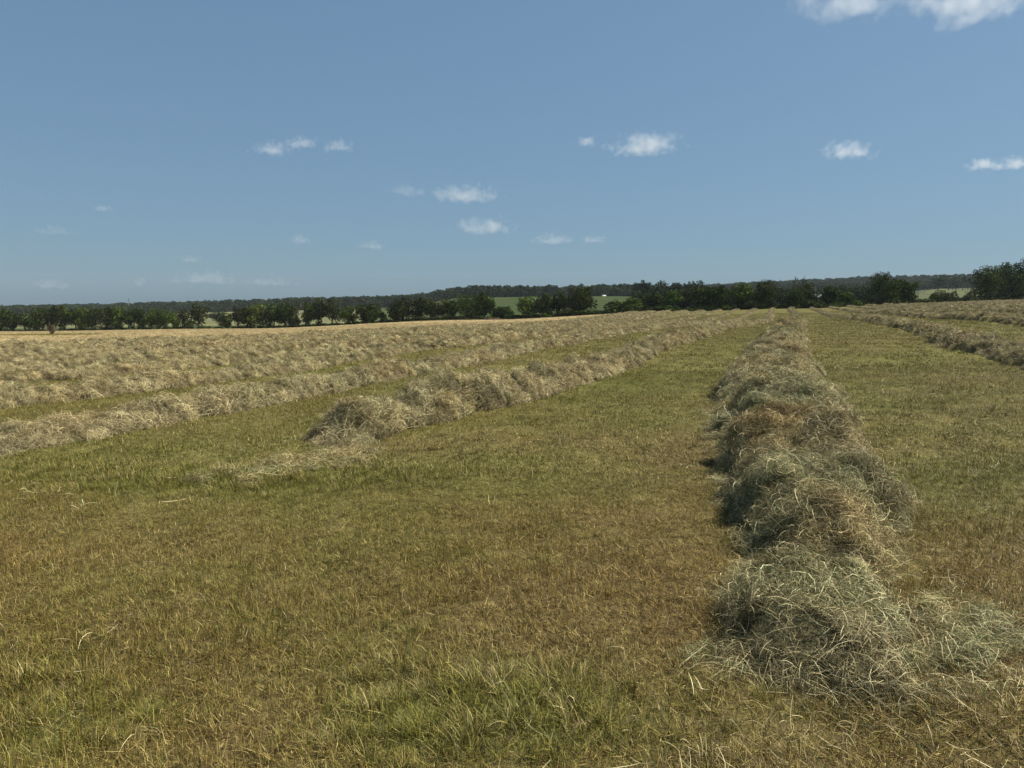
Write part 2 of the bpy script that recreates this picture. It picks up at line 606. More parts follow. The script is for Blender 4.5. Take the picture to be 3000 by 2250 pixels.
# ------------------------------------------------------------------ GROUND
def build_ground():
    azs = np.concatenate([np.linspace(-180, -60, 40, endpoint=False), np.linspace(-60, -40, 24, endpoint=False),
                          np.linspace(-40, 40, 620, endpoint=False), np.linspace(40, 60, 24, endpoint=False), np.linspace(60, 180, 41)])
    azs = np.radians(azs)
    c = np.clip(azs, -R(40), R(40))
    u = U0 + F * np.tan(c * (1 - sstep(R(60), R(180), np.abs(azs))))
    e = De(u)
    K = 210
    t = np.linspace(0, 1, K)

    def grid(Dm):
        r = Dm / np.cos(c)[None, :]
        x = r * np.sin(azs)[None, :]; y = r * np.cos(azs)[None, :]
        z = ground_z(x, y)
        z[:, -1] = z[:, 0]
        n, m_ = x.shape
        v = np.stack([x, y, z], -1).reshape(-1, 3)
        i = (np.arange(n - 1) * m_)[:, None] + np.arange(m_ - 1)[None, :]
        f = np.stack([i, i + 1, i + m_ + 1, i + m_], -1).reshape(-1, 4)[:, ::-1]
        return v, f, x, y
    v, f, x, y = grid(.25 * (e[None, :] / .25) ** t[:, None])
    me = mesh_np("hay_field", v, f, M_FIELD, True)
    g, h, red, tan = stubble(x.ravel(), y.ravel())
    ca = me.color_attributes.new("tint", 'FLOAT_COLOR', 'POINT')
    ca.data.foreach_set("color", np.stack([g * .9, red, tan, np.ones_like(g)], -1).astype(np.float32).ravel())
    link("hay_field", me, kind="structure", label="mown hay field of short yellow green stubble")
    # the land beyond the field
    Dv = [0, 3, 8, 16, 26, 38, 60, 90, 120, 150]
    rest = list(np.linspace(450, 1700, 44)) + [1800, 1950, 2200, 2600, 3200, 4200, 6500, 10000, 20000]
    Dm = np.stack([e + d for d in Dv] + [np.full_like(e, d) for d in rest], 0)
    v, f, x, y = grid(Dm)
    me = mesh_np("pasture", v, f, M_PAST, True)
    uu, D = uD(x.ravel(), y.ravel())
    pale = sstep(30, 60, D - De(uu)) * (1 - sstep(1250, 1320, uu)) * (1 - sstep(900, 1000, D)) * .8
    pale = np.maximum(pale, sstep(2660, 2700, uu) * (1 - sstep(2880, 2920, uu)) * .38 * sstep(500, 600, D))
    pale = pale * (1 - .8 * sstep(1080, 1110, uu) * (1 - sstep(1200, 1220, uu)))
    wood = forest_mask(uu, D) * sstep(330, 400, D)
    ca = me.color_attributes.new("tint", 'FLOAT_COLOR', 'POINT')
    ca.data.foreach_set("color", np.stack([pale, wood, 0 * pale, np.ones_like(pale)], -1).astype(np.float32).ravel())
    link("pasture_hills", me, kind="structure", label="green pastures and wooded hills beyond the field")


def forest_mask(u, D):
    start = np.interp(u, [-500, 0, 1250, 1300, 1320, 1860, 1880, 2640, 2660, 2880, 2900, 3500],
                      [850, 850, 760, 760, 735, 735, 340, 340, 980, 980, 500, 500])
    return (D > start).astype(float)


build_ground()


# ------------------------------------------------------------------ WINDROWS
def wisp_mesh(n, size, width, zspread, seed, bend=1.0, stem=(.5, 1.2)):
    """a flake of loose hay: curved ribbons lying every which way, mostly flat"""
    r = np.random.default_rng(seed)
    k = 5
    a = r.normal(0, .9, n) + (r.random(n) < .35) * r.uniform(-3, 3, n)
    L = size * r.uniform(stem[0], stem[1], n)
    cx = r.normal(0, size * .33, n); cy_ = r.normal(0, size * .33, n); cz = r.uniform(0, zspread, n)
    curv = r.normal(0, .75 * bend, n)
    pitch = r.normal(0, .22 + zspread * 1.2, n)
    t = np.linspace(-.5, .5, k)
    ang = a[:, None] + curv[:, None] * t[None, :]
    step = (L / (k - 1))[:, None]
    dx = np.cos(ang) * step; dy = np.sin(ang) * step
    px = cx[:, None] + np.cumsum(dx, 1) - dx.sum(1, keepdims=True) / 2
    py = cy_[:, None] + np.cumsum(dy, 1) - dy.sum(1, keepdims=True) / 2
    arch = r.normal(0, .05, n)[:, None] * size * 4 * (.25 - t[None, :] ** 2) * 4
    pz = cz[:, None] + np.sin(pitch)[:, None] * L[:, None] * t[None, :] + arch
    paths = np.stack([px, py, pz], -1)
    sides = r.normal(0, 1, (n, 3)) * np.array([1, 1, .6])
    d = np.stack([np.cos(a), np.sin(a), 0 * a], -1)
    sides -= d * (sides * d).sum(1, keepdims=True)
    sides /= np.linalg.norm(sides, axis=1, keepdims=True)
    w = width * r.uniform(.5, 1.4, n)[:, None] * np.array([.6, 1, 1, .9, .35])[None, :]
    v, f = strips(paths, w, sides)
    return mesh_np("hay_wisp", v, f, M_HAY)


HAY_NEAR = proto_coll("hay_near", [wisp_mesh(320, .13, .0014, .03, 100 + i, .7) for i in range(6)] + [wisp_mesh(150, .16, .0018, .06, 120 + i) for i in range(3)] + [wisp_mesh(40, .17, .0028, .03, 128, .8)])
HAY_MID = proto_coll("hay_mid", [wisp_mesh(240, .17, .0023, .04, 130 + i, .7) for i in range(5)] + [wisp_mesh(140, .17, .0024, .07, 140 + i, .7) for i in range(3)])
HAY_FAR = proto_coll("hay_far", [wisp_mesh(110, .22, .0058, .035, 150 + i, .8) for i in range(5)])
HAY_VFAR = proto_coll("hay_vfar", [wisp_mesh(56, .34, .014, .045, 160 + i) for i in range(4)])

SHIFT_S = [0, 50, 75, 106, 150, 187, 300]
SHIFT_P = [0, 0, .25, .5, -.35, -1.5, -2.5]
SHIFT0_S = [0, 3, 6, 10, 17, 23, 50, 75, 106, 150, 187, 300]
SHIFT0_P = [.10, .12, .18, -.18, -.45, -.55, -.45, -.05, .35, -.45, -1.5, -2.5]


def k0(p):
    return float(np.atleast_1d(p)[0])


def row_centre(s, p, big):
    if -5 < p < -4:
        p = p + np.interp(s, [7, 9.5, 13], [-.6, -.4, 0])
    if big:
        return np.interp(s, SHIFT0_S, SHIFT0_P)
    return p + np.interp(s, SHIFT_S, SHIFT_P) + .45 * (vnoise(s * .11, 0 * s + k0(p), 71) - .5) + .16 * (vnoise(s * .5, 0 * s + k0(p), 73) - .5)


ROW_INFO = []


def windrow(p, s0, s1, hw, H, label, big=False, seed=0, ramp_in=1.0, lump=None, rough=1.0):
    s = [s0]
    while s[-1] < s1:
        d = max(s[-1], abs(p) * 1.2, 3)
        s.append(s[-1] + max(.035, d * (.0035 if d < 40 else .005)))
    s = np.array(s)
    dist = np.maximum(np.abs(s), abs(p) * .8)
    m = 31 if (abs(p) < 10) else 17
    t = np.linspace(-1, 1, m)
    S, T = np.meshgrid(s, t, indexing='ij')
    c = row_centre(s, p, big)
    wid = hw * (1 + .30 * (fbm(s * .8, 0 * s + p, 81 + seed, 3) - .5) * 2)
    if big:
        wid = wid * np.interp(s, [3, 3.7, 4.7, 6.2, 8, 10.3, 14, 25, 60], [.34, .40, .48, .74, .92, 1.06, 1.02, .92, .92])
    edge = 1 + .32 * (fbm(S * 1.6, T * 1.3 + p, 91 + seed, 3) - .5) * 2 * np.abs(T)
    P = c[:, None] + T * wid[:, None] * edge
    hs = H * (.76 + .50 * fbm(s * 1.0, 0 * s + p * 3, 101 + seed, 3))
    hs = hs * (1 + .20 * rough * (vnoise(s * 1.9, 0 * s + p, 105 + seed) - .5) * 2)
    if big:
        hs = hs * np.interp(s, [3, 3.6, 5, 7], [.45, .6, .8, 1])
    if lump:
        for (ls, lr, lh) in lump:
            hs = hs + lh * np.exp(-((s - ls) / lr) ** 2)
    hs = hs * sstep(s0, s0 + ramp_in, s) * sstep(s1, s1 - 1.5, s)
    prof = (1 - np.abs(T) ** 2.3) ** .8
    cl = fbm(S * 3.2, P * 3.2, 111 + seed, 4, .6)
    bil = np.abs(fbm(S * 2.0 + P * .8, P * 2.4 - S * .4, 121 + seed, 3) - .5) * 2
    cell = vnoise(S * 2.3 + P, P * 2.1 - .5 * S, 191 + seed)
    h = hs[:, None] * prof * (.42 + .75 * cl + .40 * sstep(.25, .75, cell) + .40 * (1 - bil * 1.6) * rough)
    pit = sstep(.58, .70, vnoise(S * 2.2 + 3, P * 2.4, 171 + seed)) * (1 - .9 * sstep(-.55, -.1, T))
    pit = np.maximum(pit, .7 * sstep(.60, .70, fbm(S * 4.2 + 3, P * 4.6, 181 + seed, 2)))
    h = h * (1 - .65 * pit * sstep(1.0, .75, np.abs(T)))
    # clumps lean over and hang out
    ovx = (fbm(S * 2.4, P * 2.4, 131 + seed, 3) - .5) * .45 * h + .10 * (fbm(S * 5.2, P * 5.2, 133 + seed, 2) - .5) * (h > .05)
    ovy = (fbm(S * 2.4 + 9, P * 2.4, 137 + seed, 3) - .5) * .6 * h + .14 * (fbm(S * 5.2 + 5, P * 5.2, 139 + seed, 2) - .5) * (h > .05)
    Sx = S + ovy; Px = P + ovx + np.sign(T) * .10 * h
    X = Sx * ES[0] + Px * EP[0]; Y = Sx * ES[1] + Px * EP[1]
    X0 = S * ES[0] + P * EP[0]; Y0 = S * ES[1] + P * EP[1]
    gz = ground_z(X0, Y0)
    Z = gz + h - .015
    org = np.array([X[0, m // 2], Y[0, m // 2], gz[0, m // 2]])
    V = np.stack([X, Y, Z], -1)
    n = len(s)
    i = (np.arange(n - 1) * m)[:, None] + np.arange(m - 1)[None, :]
    f = np.stack([i, i + 1, i + m + 1, i + m], -1).reshape(-1, 4)[:, ::-1]
    me = mesh_np("windrow", (V - org).reshape(-1, 3), f, M_CORE, True)
    o = link("windrow", me, loc=tuple(org), label=label, cat="windrow", group="windrows of raked hay lying across the field")
    # surface normals for the loose hay
    dS = np.gradient(V, axis=0); dT = np.gradient(V, axis=1)
    Nn = np.cross(dT, dS); Nn /= np.linalg.norm(Nn, axis=-1, keepdims=True) + 1e-9
    Nn[Nn[..., 2] < 0] *= -1
    area = np.linalg.norm(np.cross(dT, dS), axis=-1)
    dens = np.interp(dist, [0, 7, 9, 16, 25, 40, 60, 100, 200], [170, 150, 110, 85, 50, 30, 20, 11, 7])
    if not big:
        dens = dens * .9
    lam = area * dens[:, None] * (h > .01) * np.clip(2.6 * fbm(S * 5.5, P * 5.5, 201 + seed, 2) - .45, .12, 1.4) * (1 - .8 * pit)
    r = np.random.default_rng(500 + seed)
    cnt = r.poisson(lam)
    ii, jj = np.nonzero(cnt)
    rep = cnt[ii, jj]
    ii = np.repeat(ii, rep); jj = np.repeat(jj, rep)
    fi = np.clip(ii + r.uniform(-.5, .5, len(ii)), 0, n - 1.001); fj = np.clip(jj + r.uniform(-.5, .5, len(jj)), 0, m - 1.001)
    a, b = fi.astype(int), fj.astype(int)
    ta, tb = (fi - a)[:, None], (fj - b)[:, None]

    def bil_(A):
        return (A[a, b] * (1 - ta) + A[a + 1, b] * ta) * (1 - tb) + (A[a, b + 1] * (1 - ta) + A[a + 1, b + 1] * ta) * tb
    pt = bil_(V); nn = bil_(Nn); nn /= np.linalg.norm(nn, axis=1, keepdims=True)
    nn = nn + r.normal(0, .10, nn.shape) + (r.random(len(nn)) < .3)[:, None] * r.normal(0, .32, nn.shape)
    nn /= np.linalg.norm(nn, axis=1, keepdims=True)
    dd = np.maximum(dist[a], 3)
    # align local z with the normal: Rz * Ry * Rx euler from the normal, spun by a flow field
    flow = 6.0 * (fbm(pt[:, 0] * .9, pt[:, 1] * .9, 141, 2)) + r.normal(0, .7, len(pt))
    rx, ry, rz = euler_from(nn, flow)
    sc = r.uniform(.75, 1.3, len(pt))
    g = np.clip(.20 + 1.3 * (fbm(pt[:, 0] * 1.1, pt[:, 1] * 1.1, 151 + seed, 3) - .5), 0, 1) * (1 if big else .35)
    red = np.clip(-.1 + 2.4 * (fbm(pt[:, 0] * 1.2, pt[:, 1] * 1.2, 161 + seed, 4) - .42), 0, 1)
    lod = np.where(dd < 9, 0, np.where(dd < 24, 1, np.where(dd < 75, 2, 3)))
    lod = np.where((dd > 7) & (dd < 11), (r.random(len(dd)) < (dd - 7) / 4).astype(int), lod)
    for L_, coll in enumerate((HAY_NEAR, HAY_MID, HAY_FAR, HAY_VFAR)):
        q = lod == L_
        if q.sum() == 0:
            continue
        npr = len(coll.objects)
        w = r.integers(0, npr, q.sum())
        scatter("loose_hay", (pt[q] - org), np.stack([rx, ry, rz], -1)[q], np.repeat(sc[q, None], 3, 1), w, coll,
                {"green": g[q], "red": red[q] * (1 if big else .55)}, parent=o, kind="stuff")
    ROW_INFO.append((p, s0, s1, wid.mean(), big, s, c, wid))
    return o


def euler_from(n, spin):
    """XYZ eulers whose rotated +Z is n, spun by spin about it"""
    z = n
    ref = np.stack([np.cos(spin), np.sin(spin), 0 * spin], -1)
    x = ref - z * (ref * z).sum(1, keepdims=True)
    x /= np.linalg.norm(x, axis=1, keepdims=True) + 1e-9
    y = np.cross(z, x)
    # matrix columns x y z ; euler XYZ: R = Rz Ry Rx
    ry = np.arcsin(np.clip(-x[:, 2], -1, 1))
    rx = np.arctan2(y[:, 2], z[:, 2])
    rz = np.arctan2(x[:, 1], x[:, 0])
    return rx, ry, rz


def row_span(p, tmin=-.76, tmax=.76):
    """where a row at offset p enters the view and leaves the field"""
    s = np.arange(2, 330, .5)
    x = s * ES[0] + p * EP[0]; y = s * ES[1] + p * EP[1]
    u, D = uD(x, y)
    ok = (y > 2) & (x / np.maximum(y, .1) > tmin) & (x / np.maximum(y, .1) < tmax) & (D < De(u) - 1.5)
    q = s[ok]
    return (q[0], q[-1]) if len(q) > 10 else None


sp0 = row_span(0)
windrow(0, 3.15, sp0[1], .80, .30, "big windrow running away from the front with its thin grey green end spread out", big=True, seed=1, ramp_in=.55,
        lump=[(7.4, .5, .05), (10.6, .6, .08), (13.5, .6, .04), (17, .8, .05), (23.0, 1.6, .14), (33, 2.0, .06), (55, 4, .12)])
ordn = ["first", "second", "third", "fourth", "fifth", "sixth", "seventh", "eighth", "ninth", "tenth", "eleventh", "twelfth", "thirteenth", "fourteenth"]
for k in range(9):
    p = -4.35 - 4.2 * k
    a, b = row_span(p)
    if k == 0:
        windrow(p, 7.2, b, .50, .225, "windrow starting in a tall dark tangled heap beside the bare stubble", seed=2, ramp_in=.7,
                lump=[(8.2, .35, .05), (9.2, .45, .10), (10.2, .6, .17), (11.4, .6, .08), (14, .8, .04)])
    else:
        lab = ("windrow on the downhill side, %s one past the row that starts in a dark heap" % ordn[k - 1]) if k < 8 else \
              "outermost downhill windrow, bordering the flat tan strip of unraked hay"
        windrow(p, a, b, (.44 if k > 1 else .45) + .03 * min(k, 4), .175, lab, seed=2 + k, ramp_in=.6,
                lump=[(a + 4, 1, .05), (a + 9, 1.2, .06)])
for k in range(15):
    p = 4.9 + 4.45 * k
    sp = row_span(p)
    if sp is None or sp[1] - sp[0] < 12:
        continue
    lab = ["windrow just uphill of the big central one, with dark shaded tufts along its near side",
           "second windrow uphill of the big central one, heaped and dark along its near side"][k] if k < 2 else \
          "low windrow on the uphill side, %s one counted from the big central windrow" % ordn[k] if k < 14 else \
          "uppermost windrow below the tall dark trees"
    windrow(p, sp[0], sp[1], .48, .22 if k < 2 else .19, lab, seed=20 + k, ramp_in=.6,
            lump=[(sp[0] + 2, 1.2, .10), (sp[0] + 7, 1.5, .06)] if k == 0 else None)


# ------------------------------------------------------------------ STUBBLE
def blade_patch(n, size, width, h, seed, flat=.38, wisp=False):
    r = np.random.default_rng(seed)
    x = r.uniform(-.5, .5, n) * size; y = r.uniform(-.5, .5, n) * size
    # tussocks: half of the blades gather round a few crowns
    nc = max(3, n // 26)
    cxs = r.uniform(-.5, .5, (nc, 2)) * size
    q = r.random(n) < .6
    w = r.integers(0, nc, n)
    sp = size * .035
    x = np.where(q, cxs[w, 0] + r.normal(0, sp, n), x); y = np.where(q, cxs[w, 1] + r.normal(0, sp, n), y)
    az = r.uniform(0, 2 * np.pi, n)
    az = np.where(q, np.arctan2(y - cxs[w, 1], x - cxs[w, 0]) + r.normal(0, .8, n), az)
    L = h * r.gamma(6, 1 / 6, n)
    lean = np.abs(r.normal(.45, .45, n))
    fl = r.random(n) < flat
    lean = np.where(fl, r.uniform(1.2, 1.5, n), np.clip(lean, 0, 1.25))
    L = np.where(fl, L * 1.25, L)
    curl = r.uniform(0, .7, n) * ~fl
    k = 3
    pts = [np.stack([x, y, np.where(fl, h * .25 * r.random(n), -.01)], -1)]
    th = lean.copy()
    for i in range(k - 1):
        st = L / (k - 1)
        pts.append(pts[-1] + np.stack([np.sin(th) * np.cos(az) * st, np.sin(th) * np.sin(az) * st, np.cos(th) * st], -1))
        th = np.clip(th + curl, 0, 1.55)
    paths = np.stack(pts, 1)
    sa = az + np.pi / 2 + r.normal(0, .5, n)
    sides = np.stack([np.cos(sa), np.sin(sa), 0 * sa], -1)
    wd = width * r.uniform(.5, 1.4, n)[:, None] * np.array([1, .9, .25])[None, :]
    v, f = strips(paths, wd, sides)
    return mesh_np("stubble_patch", v, f, M_GRASS)


G1 = proto_coll("grass_near", [blade_patch(540, .34, .0019, .033, 200 + i) for i in range(7)])
G2 = proto_coll("grass_mid", [blade_patch(460, .52, .0036, .040, 220 + i) for i in range(6)])
G3 = proto_coll("grass_far", [blade_patch(540, 1.15, .009, .038, 240 + i) for i in range(5)])
G4 = proto_coll("grass_vfar", [blade_patch(700, 3.0, .024, .05, 260 + i) for i in range(4)])


def near_row(x, y):
    """0..1: how deep under a windrow a point lies"""
    s = x * ES[0] + y * ES[1]; p = x * EP[0] + y * EP[1]
    m = np.zeros_like(x)
    for (pp, s0, s1, w, big, ss, cc, ww) in ROW_INFO:
        c = np.interp(s, ss, cc); w_ = np.interp(s, ss, ww)
        m = np.maximum(m, np.where((s > s0 + .4) & (s < s1), 1 - np.abs(p - c) / (w_ + 1e-6), 0))
    return m


def lay_stubble(name, coll, d0, d1, step, hscale=1.0, seed=0):
    r = np.random.default_rng(300 + seed)
    xs = np.arange(-(d1 * .78 + 1.5), d1 * .78 + 1.5, step); ys = np.arange(d0, d1, step)
    X, Y = np.meshgrid(xs, ys)
    X = X.ravel() + r.uniform(-.5, .5, X.size) * step; Y = Y.ravel() + r.uniform(-.5, .5, Y.size) * step
    q = (np.abs(X) < Y * .74 + 1.8)
    u, D = uD(X, Y)
    q &= D < De(u) - 1
    X, Y = X[q], Y[q]
    q = near_row(X, Y) < .45
    X, Y = X[q], Y[q]
    g, h, red, tan = stubble(X, Y)
    P = np.stack([X, Y, ground_z(X, Y)], -1)
    n = len(X)
    rot = np.stack([0 * X, 0 * X, r.uniform(0, 6.28, n)], -1)
    sc = np.stack([np.ones(n), np.ones(n), np.clip(h, .45, 2.6) * hscale * (1 - .35 * tan)], -1)
    g = np.clip(g + r.normal(0, .10, n), 0, 1)
    scatter(name, P, rot, sc, r.integers(0, len(coll.objects), n), coll, {"green": g, "red": red, "tan": tan},
            kind="stuff", label="short cut grass stubble, yellow green and brown, covering the field")
    return n


print("stubble", lay_stubble("stubble_grass", G1, 1.2, 7.0, .165, seed=1), lay_stubble("stubble_grass", G2, 6.9, 17.5, .30, seed=2),
      lay_stubble("stubble_grass", G3, 17.3, 52, .72, seed=3), lay_stubble("stubble_grass", G4, 51, 150, 2.1, seed=4))


# taller green tufts that the mower missed
def tuft_mesh(n, rad, h, width, seed):
    r = np.random.default_rng(seed)
    a = r.uniform(0, 6.28, n); d = rad * np.sqrt(r.random(n))
    x, y = d * np.cos(a), d * np.sin(a)
    az = a + r.normal(0, .9, n)
    L = h * r.uniform(.4, 1.25, n)
    th = r.uniform(.05, .6, n)
    pts = [np.stack([x, y, -.01 + 0 * x], -1)]
    for i in range(4):
        st = L / 4
        pts.append(pts[-1] + np.stack([np.sin(th) * np.cos(az) * st, np.sin(th) * np.sin(az) * st, np.cos(th) * st], -1))
        th = np.clip(th + r.uniform(.1, .5, n), 0, 1.9)
    paths = np.stack(pts, 1)
    sa = az + np.pi / 2
    sides = np.stack([np.cos(sa), np.sin(sa), 0 * sa], -1)
    wd = width * r.uniform(.5, 1.2, n)[:, None] * np.array([.8, 1, .9, .6, .1])[None, :]
    v, f = strips(paths, wd, sides)
    return mesh_np("tuft", v, f, M_GRASS)


TUFTS = proto_coll("tufts", [tuft_mesh(80, .07, .12, .0026, 400 + i) for i in range(6)])
tp = []
for (sx, sy, rx, ry, gg, hh) in SPOTS:
    if hh < .25 and gg < .3:
        continue
    n = int(60 * rx * ry / .25 * (.3 + hh) * .7)
    tp.append(np.stack([sx + rx * .62 * rng.normal(0, 1, n), sy + ry * .62 * rng.normal(0, 1, n), np.full(n, .45 + .5 * hh)], -1))
n = 200
yy = 2.2 + 14 * rng.random(n) ** 1.1
tp.append(np.stack([rng.uniform(-.74, .74, n) * yy, yy, rng.uniform(.35, .6, n)], -1))
tp = np.concatenate(tp)
tp = tp[near_row(tp[:, 0], tp[:, 1]) < .1]
tx, ty = tp[:, 0], tp[:, 1]
nt_ = len(tp)
scatter("grass_tufts", np.stack([tx, ty, ground_z(tx, ty)], -1), np.stack([0 * tx, 0 * tx, rng.uniform(0, 6.28, nt_)], -1),
        np.repeat((tp[:, 2] * rng.uniform(.6, 1.2, nt_))[:, None], 3, 1), rng.integers(0, 6, nt_), TUFTS,
        {"green": np.clip(.50 + .25 * rng.normal(0, 1, nt_), 0, 1), "red": 0 * tx, "tan": 0 * tx}, kind="stuff",
        label="taller green grass tufts left standing by the mower")

# ------------------------------------------------------------------ loose straws strewn over the stubble
STRAWS = proto_coll("straws", [wisp_mesh(9, .14, .0019, .015, 430 + i, bend=.7, stem=(.3, 1.2)) for i in range(8)])
THICK = proto_coll("thick", [wisp_mesh(90, .14, .0014, .015, 450 + i, .6) for i in range(6)])


def strew(cx_, cy_, rx, ry, n, coll, rot=0., scale=1.0, z=.03, sd=1, green=.3, red=.2):
    r = np.random.default_rng(sd)
    a, b = r.normal(0, 1, n) * rx, r.normal(0, 1, n) * ry
    x = cx_ + a * math.cos(rot) - b * math.sin(rot); y = cy_ + a * math.sin(rot) + b * math.cos(rot)
    q = y > 1.5
    return np.stack([x[q], y[q]], -1), z, coll, scale, green, red


sets = [strew(2.0, 3.35, .30, .22, 70, THICK, .2, sd=2, green=.4),
        strew(2.3, 3.1, .45, .22, 26, THICK, -.35, sd=4, green=.25, z=.012), strew(2.5, 3.6, .35, .6, 110, STRAWS, .2, sd=5, z=.02),
        strew(2.0, 2.7, .8, .35, 120, STRAWS, 0, sd=6), strew(1.2, 2.6, .6, .3, 22, STRAWS, 0, sd=7),
        strew(-2.1, 7.4, .42, .2, 40, THICK, .45, sd=8, z=.02, red=.6, scale=1.2), strew(-2.45, 7.15, .3, .10, 14, THICK, .4, sd=9, z=.02, scale=1.2),
        strew(-3.2, 6.6, .9, .3, 22, STRAWS, .3, sd=10, scale=1.2), strew(-1.9, 7.9, .35, .25, 60, THICK, .3, sd=11, z=.05, red=.5, scale=1.2),
        strew(6.2, 8.0, 1.2, .8, 90, STRAWS, .2, sd=12, scale=1.3), strew(5.5, 12, 1.5, 1.5, 60, STRAWS, 0, sd=13, scale=1.4)]
r = np.random.default_rng(77)
n = 450
yy = 2.6 + 22 * r.random(n) ** 1.3
sets.append((np.stack([r.uniform(-.72, .72, n) * yy, yy], -1), .012, STRAWS, .8, .15, .1))
# fringe thrown off both sides of the near rows
for (pp, s0, s1, w, big, ss, cc, ww) in ROW_INFO[:4] + [q for q in ROW_INFO if 4 < q[0] < 6]:
    n = 420 if big else 260
    s = s0 + (min(s1, 32) - s0) * r.random(n) ** 1.4
    side = np.sign(r.uniform(-1, 1, n))
    p = np.interp(s, ss, cc) + side * np.interp(s, ss, ww) * (.93 + np.abs(r.normal(0, .16, n)))
    xy = np.stack([s * ES[0] + p * EP[0], s * ES[1] + p * EP[1]], -1)
    sets.append((xy, .03, THICK if big else STRAWS, 1.0, .3, .2))
bycoll = {}
for xy, z, coll, scale, g, red in sets:
    bycoll.setdefault(coll.name, []).append((xy, z, coll, scale, g, red))
for key, items in bycoll.items():
    xy = np.concatenate([i[0] for i in items]); k = len(xy)
    z = np.concatenate([np.full(len(i[0]), i[1]) for i in items]); sc = np.concatenate([np.full(len(i[0]), i[3]) for i in items])
    g = np.concatenate([np.full(len(i[0]), i[4]) for i in items]); red = np.concatenate([np.full(len(i[0]), i[5]) for i in items])
    P = np.stack([xy[:, 0], xy[:, 1], ground_z(xy[:, 0], xy[:, 1]) + z], -1)
    rot = np.stack([r.normal(0, .15, k), r.normal(0, .15, k), r.uniform(0, 6.28, k)], -1)
    coll = items[0][2]
    scatter("strewn_hay", P, rot, np.repeat((sc * r.uniform(.7, 1.2, k))[:, None], 3, 1), r.integers(0, len(coll.objects), k), coll,
            {"green": np.clip(g + r.normal(0, .2, k), 0, 1), "red": np.clip(red + r.normal(0, .2, k), 0, 1)}, kind="stuff",
            label="loose pale straws and thin hay strewn over the stubble")
# flat mown hay with low tufts on the unraked strip and between the far downhill rows
r = np.random.default_rng(88)
n = 26000
s = 15 + 275 * r.random(n) ** .8
p = -42.5 - 190 * r.random(n) ** 1.5
x = s * ES[0] + p * EP[0]; y = s * ES[1] + p * EP[1]
u, D = uD(x, y)
q = (y > 10) & (np.abs(x) < .76 * y) & (D < De(u) - 1)
x, y = x[q], y[q]; k = len(x)
scatter("mown_hay", np.stack([x, y, ground_z(x, y)], -1), np.stack([r.normal(0, .08, k), r.normal(0, .08, k), r.uniform(0, 6.28, k)], -1),
        np.stack([r.uniform(.7, 1.4, k), r.uniform(.7, 1.4, k), r.uniform(.1, .5, k)], -1), r.integers(0, 4, k), HAY_VFAR,
        {"green": np.clip(r.normal(.02, .05, k), 0, 1), "red": np.clip(r.normal(.25, .2, k), 0, 1)}, kind="stuff",
        label="flat tan mown hay not yet raked, beyond the last windrow")


# ------------------------------------------------------------------ TREES
def crown_mesh(seed, nleaf=1500, leaf=.05, lobes=12, tall=1.0, base=.0, mat=M_LEAF, open_=.0, wide=.5, vert=.5):
    """crown of unit height (z 0..1) and width about 2*wide, as leaf clumps spread over uneven lobes"""
    r = np.random.default_rng(seed)
    cz = r.uniform(.12, .78, lobes)
    a = r.uniform(0, 6.28, lobes)
    maxr = wide * np.sqrt(np.clip(1 - ((cz - vert) / .62) ** 2, .1, 1))
    d = maxr * np.sqrt(r.random(lobes)) * .72
    C = np.stack([d * np.cos(a), d * np.sin(a), cz], -1)
    C[0] = (r.normal(0, .05), r.normal(0, .05), .80)
    C[1] = (0, 0, .5)
    rad = r.uniform(.15, .30, lobes) * (wide / .5) ** .5
    rad[1] = .32 * (wide / .5) ** .5
    # satellites give an uneven outline
    ns = lobes * 3
    w = r.integers(0, lobes, ns)
    dv = r.normal(0, 1, (ns, 3)); dv[:, 2] = np.abs(dv[:, 2]) * .8; dv /= np.linalg.norm(dv, axis=1, keepdims=True)
    C2 = C[w] + dv * rad[w][:, None]
    C = np.concatenate([C, C2]); rad = np.concatenate([rad, r.uniform(.05, .11, ns)])
    wgt = rad ** 2; wgt /= wgt.sum()
    k = r.choice(len(C), nleaf, p=wgt)
    v = r.normal(0, 1, (nleaf, 3)); v /= np.linalg.norm(v, axis=1, keepdims=True)
    rr = rad[k] * (1 - np.abs(r.normal(0, .18, nleaf)) + open_ * r.normal(0, .3, nleaf))
    P = C[k] + v * rr[:, None] * np.array([1, 1, .85])
    P[:, 2] = np.clip(P[:, 2], base * r.random(nleaf), 1.03)
    P[:, 2] = (P[:, 2] - P[:, 2].min()) / (P[:, 2].max() - P[:, 2].min())
    nrm = v + r.normal(0, .55, v.shape); nrm /= np.linalg.norm(nrm, axis=1, keepdims=True)
    t1 = np.cross(nrm, r.normal(0, 1, v.shape)); t1 /= np.linalg.norm(t1, axis=1, keepdims=True)
    t2 = np.cross(nrm, t1)
    s1 = leaf * r.uniform(.5, 1.3, nleaf)[:, None]; s2 = leaf * r.uniform(.4, 1.0, nleaf)[:, None]
    V = np.stack([P - t1 * s1, P + t2 * s2 * .8, P + t1 * s1, P - t2 * s2], 1).reshape(-1, 3)
    f = np.arange(nleaf * 4).reshape(-1, 4)
    return mesh_np("crown", V, f, mat)


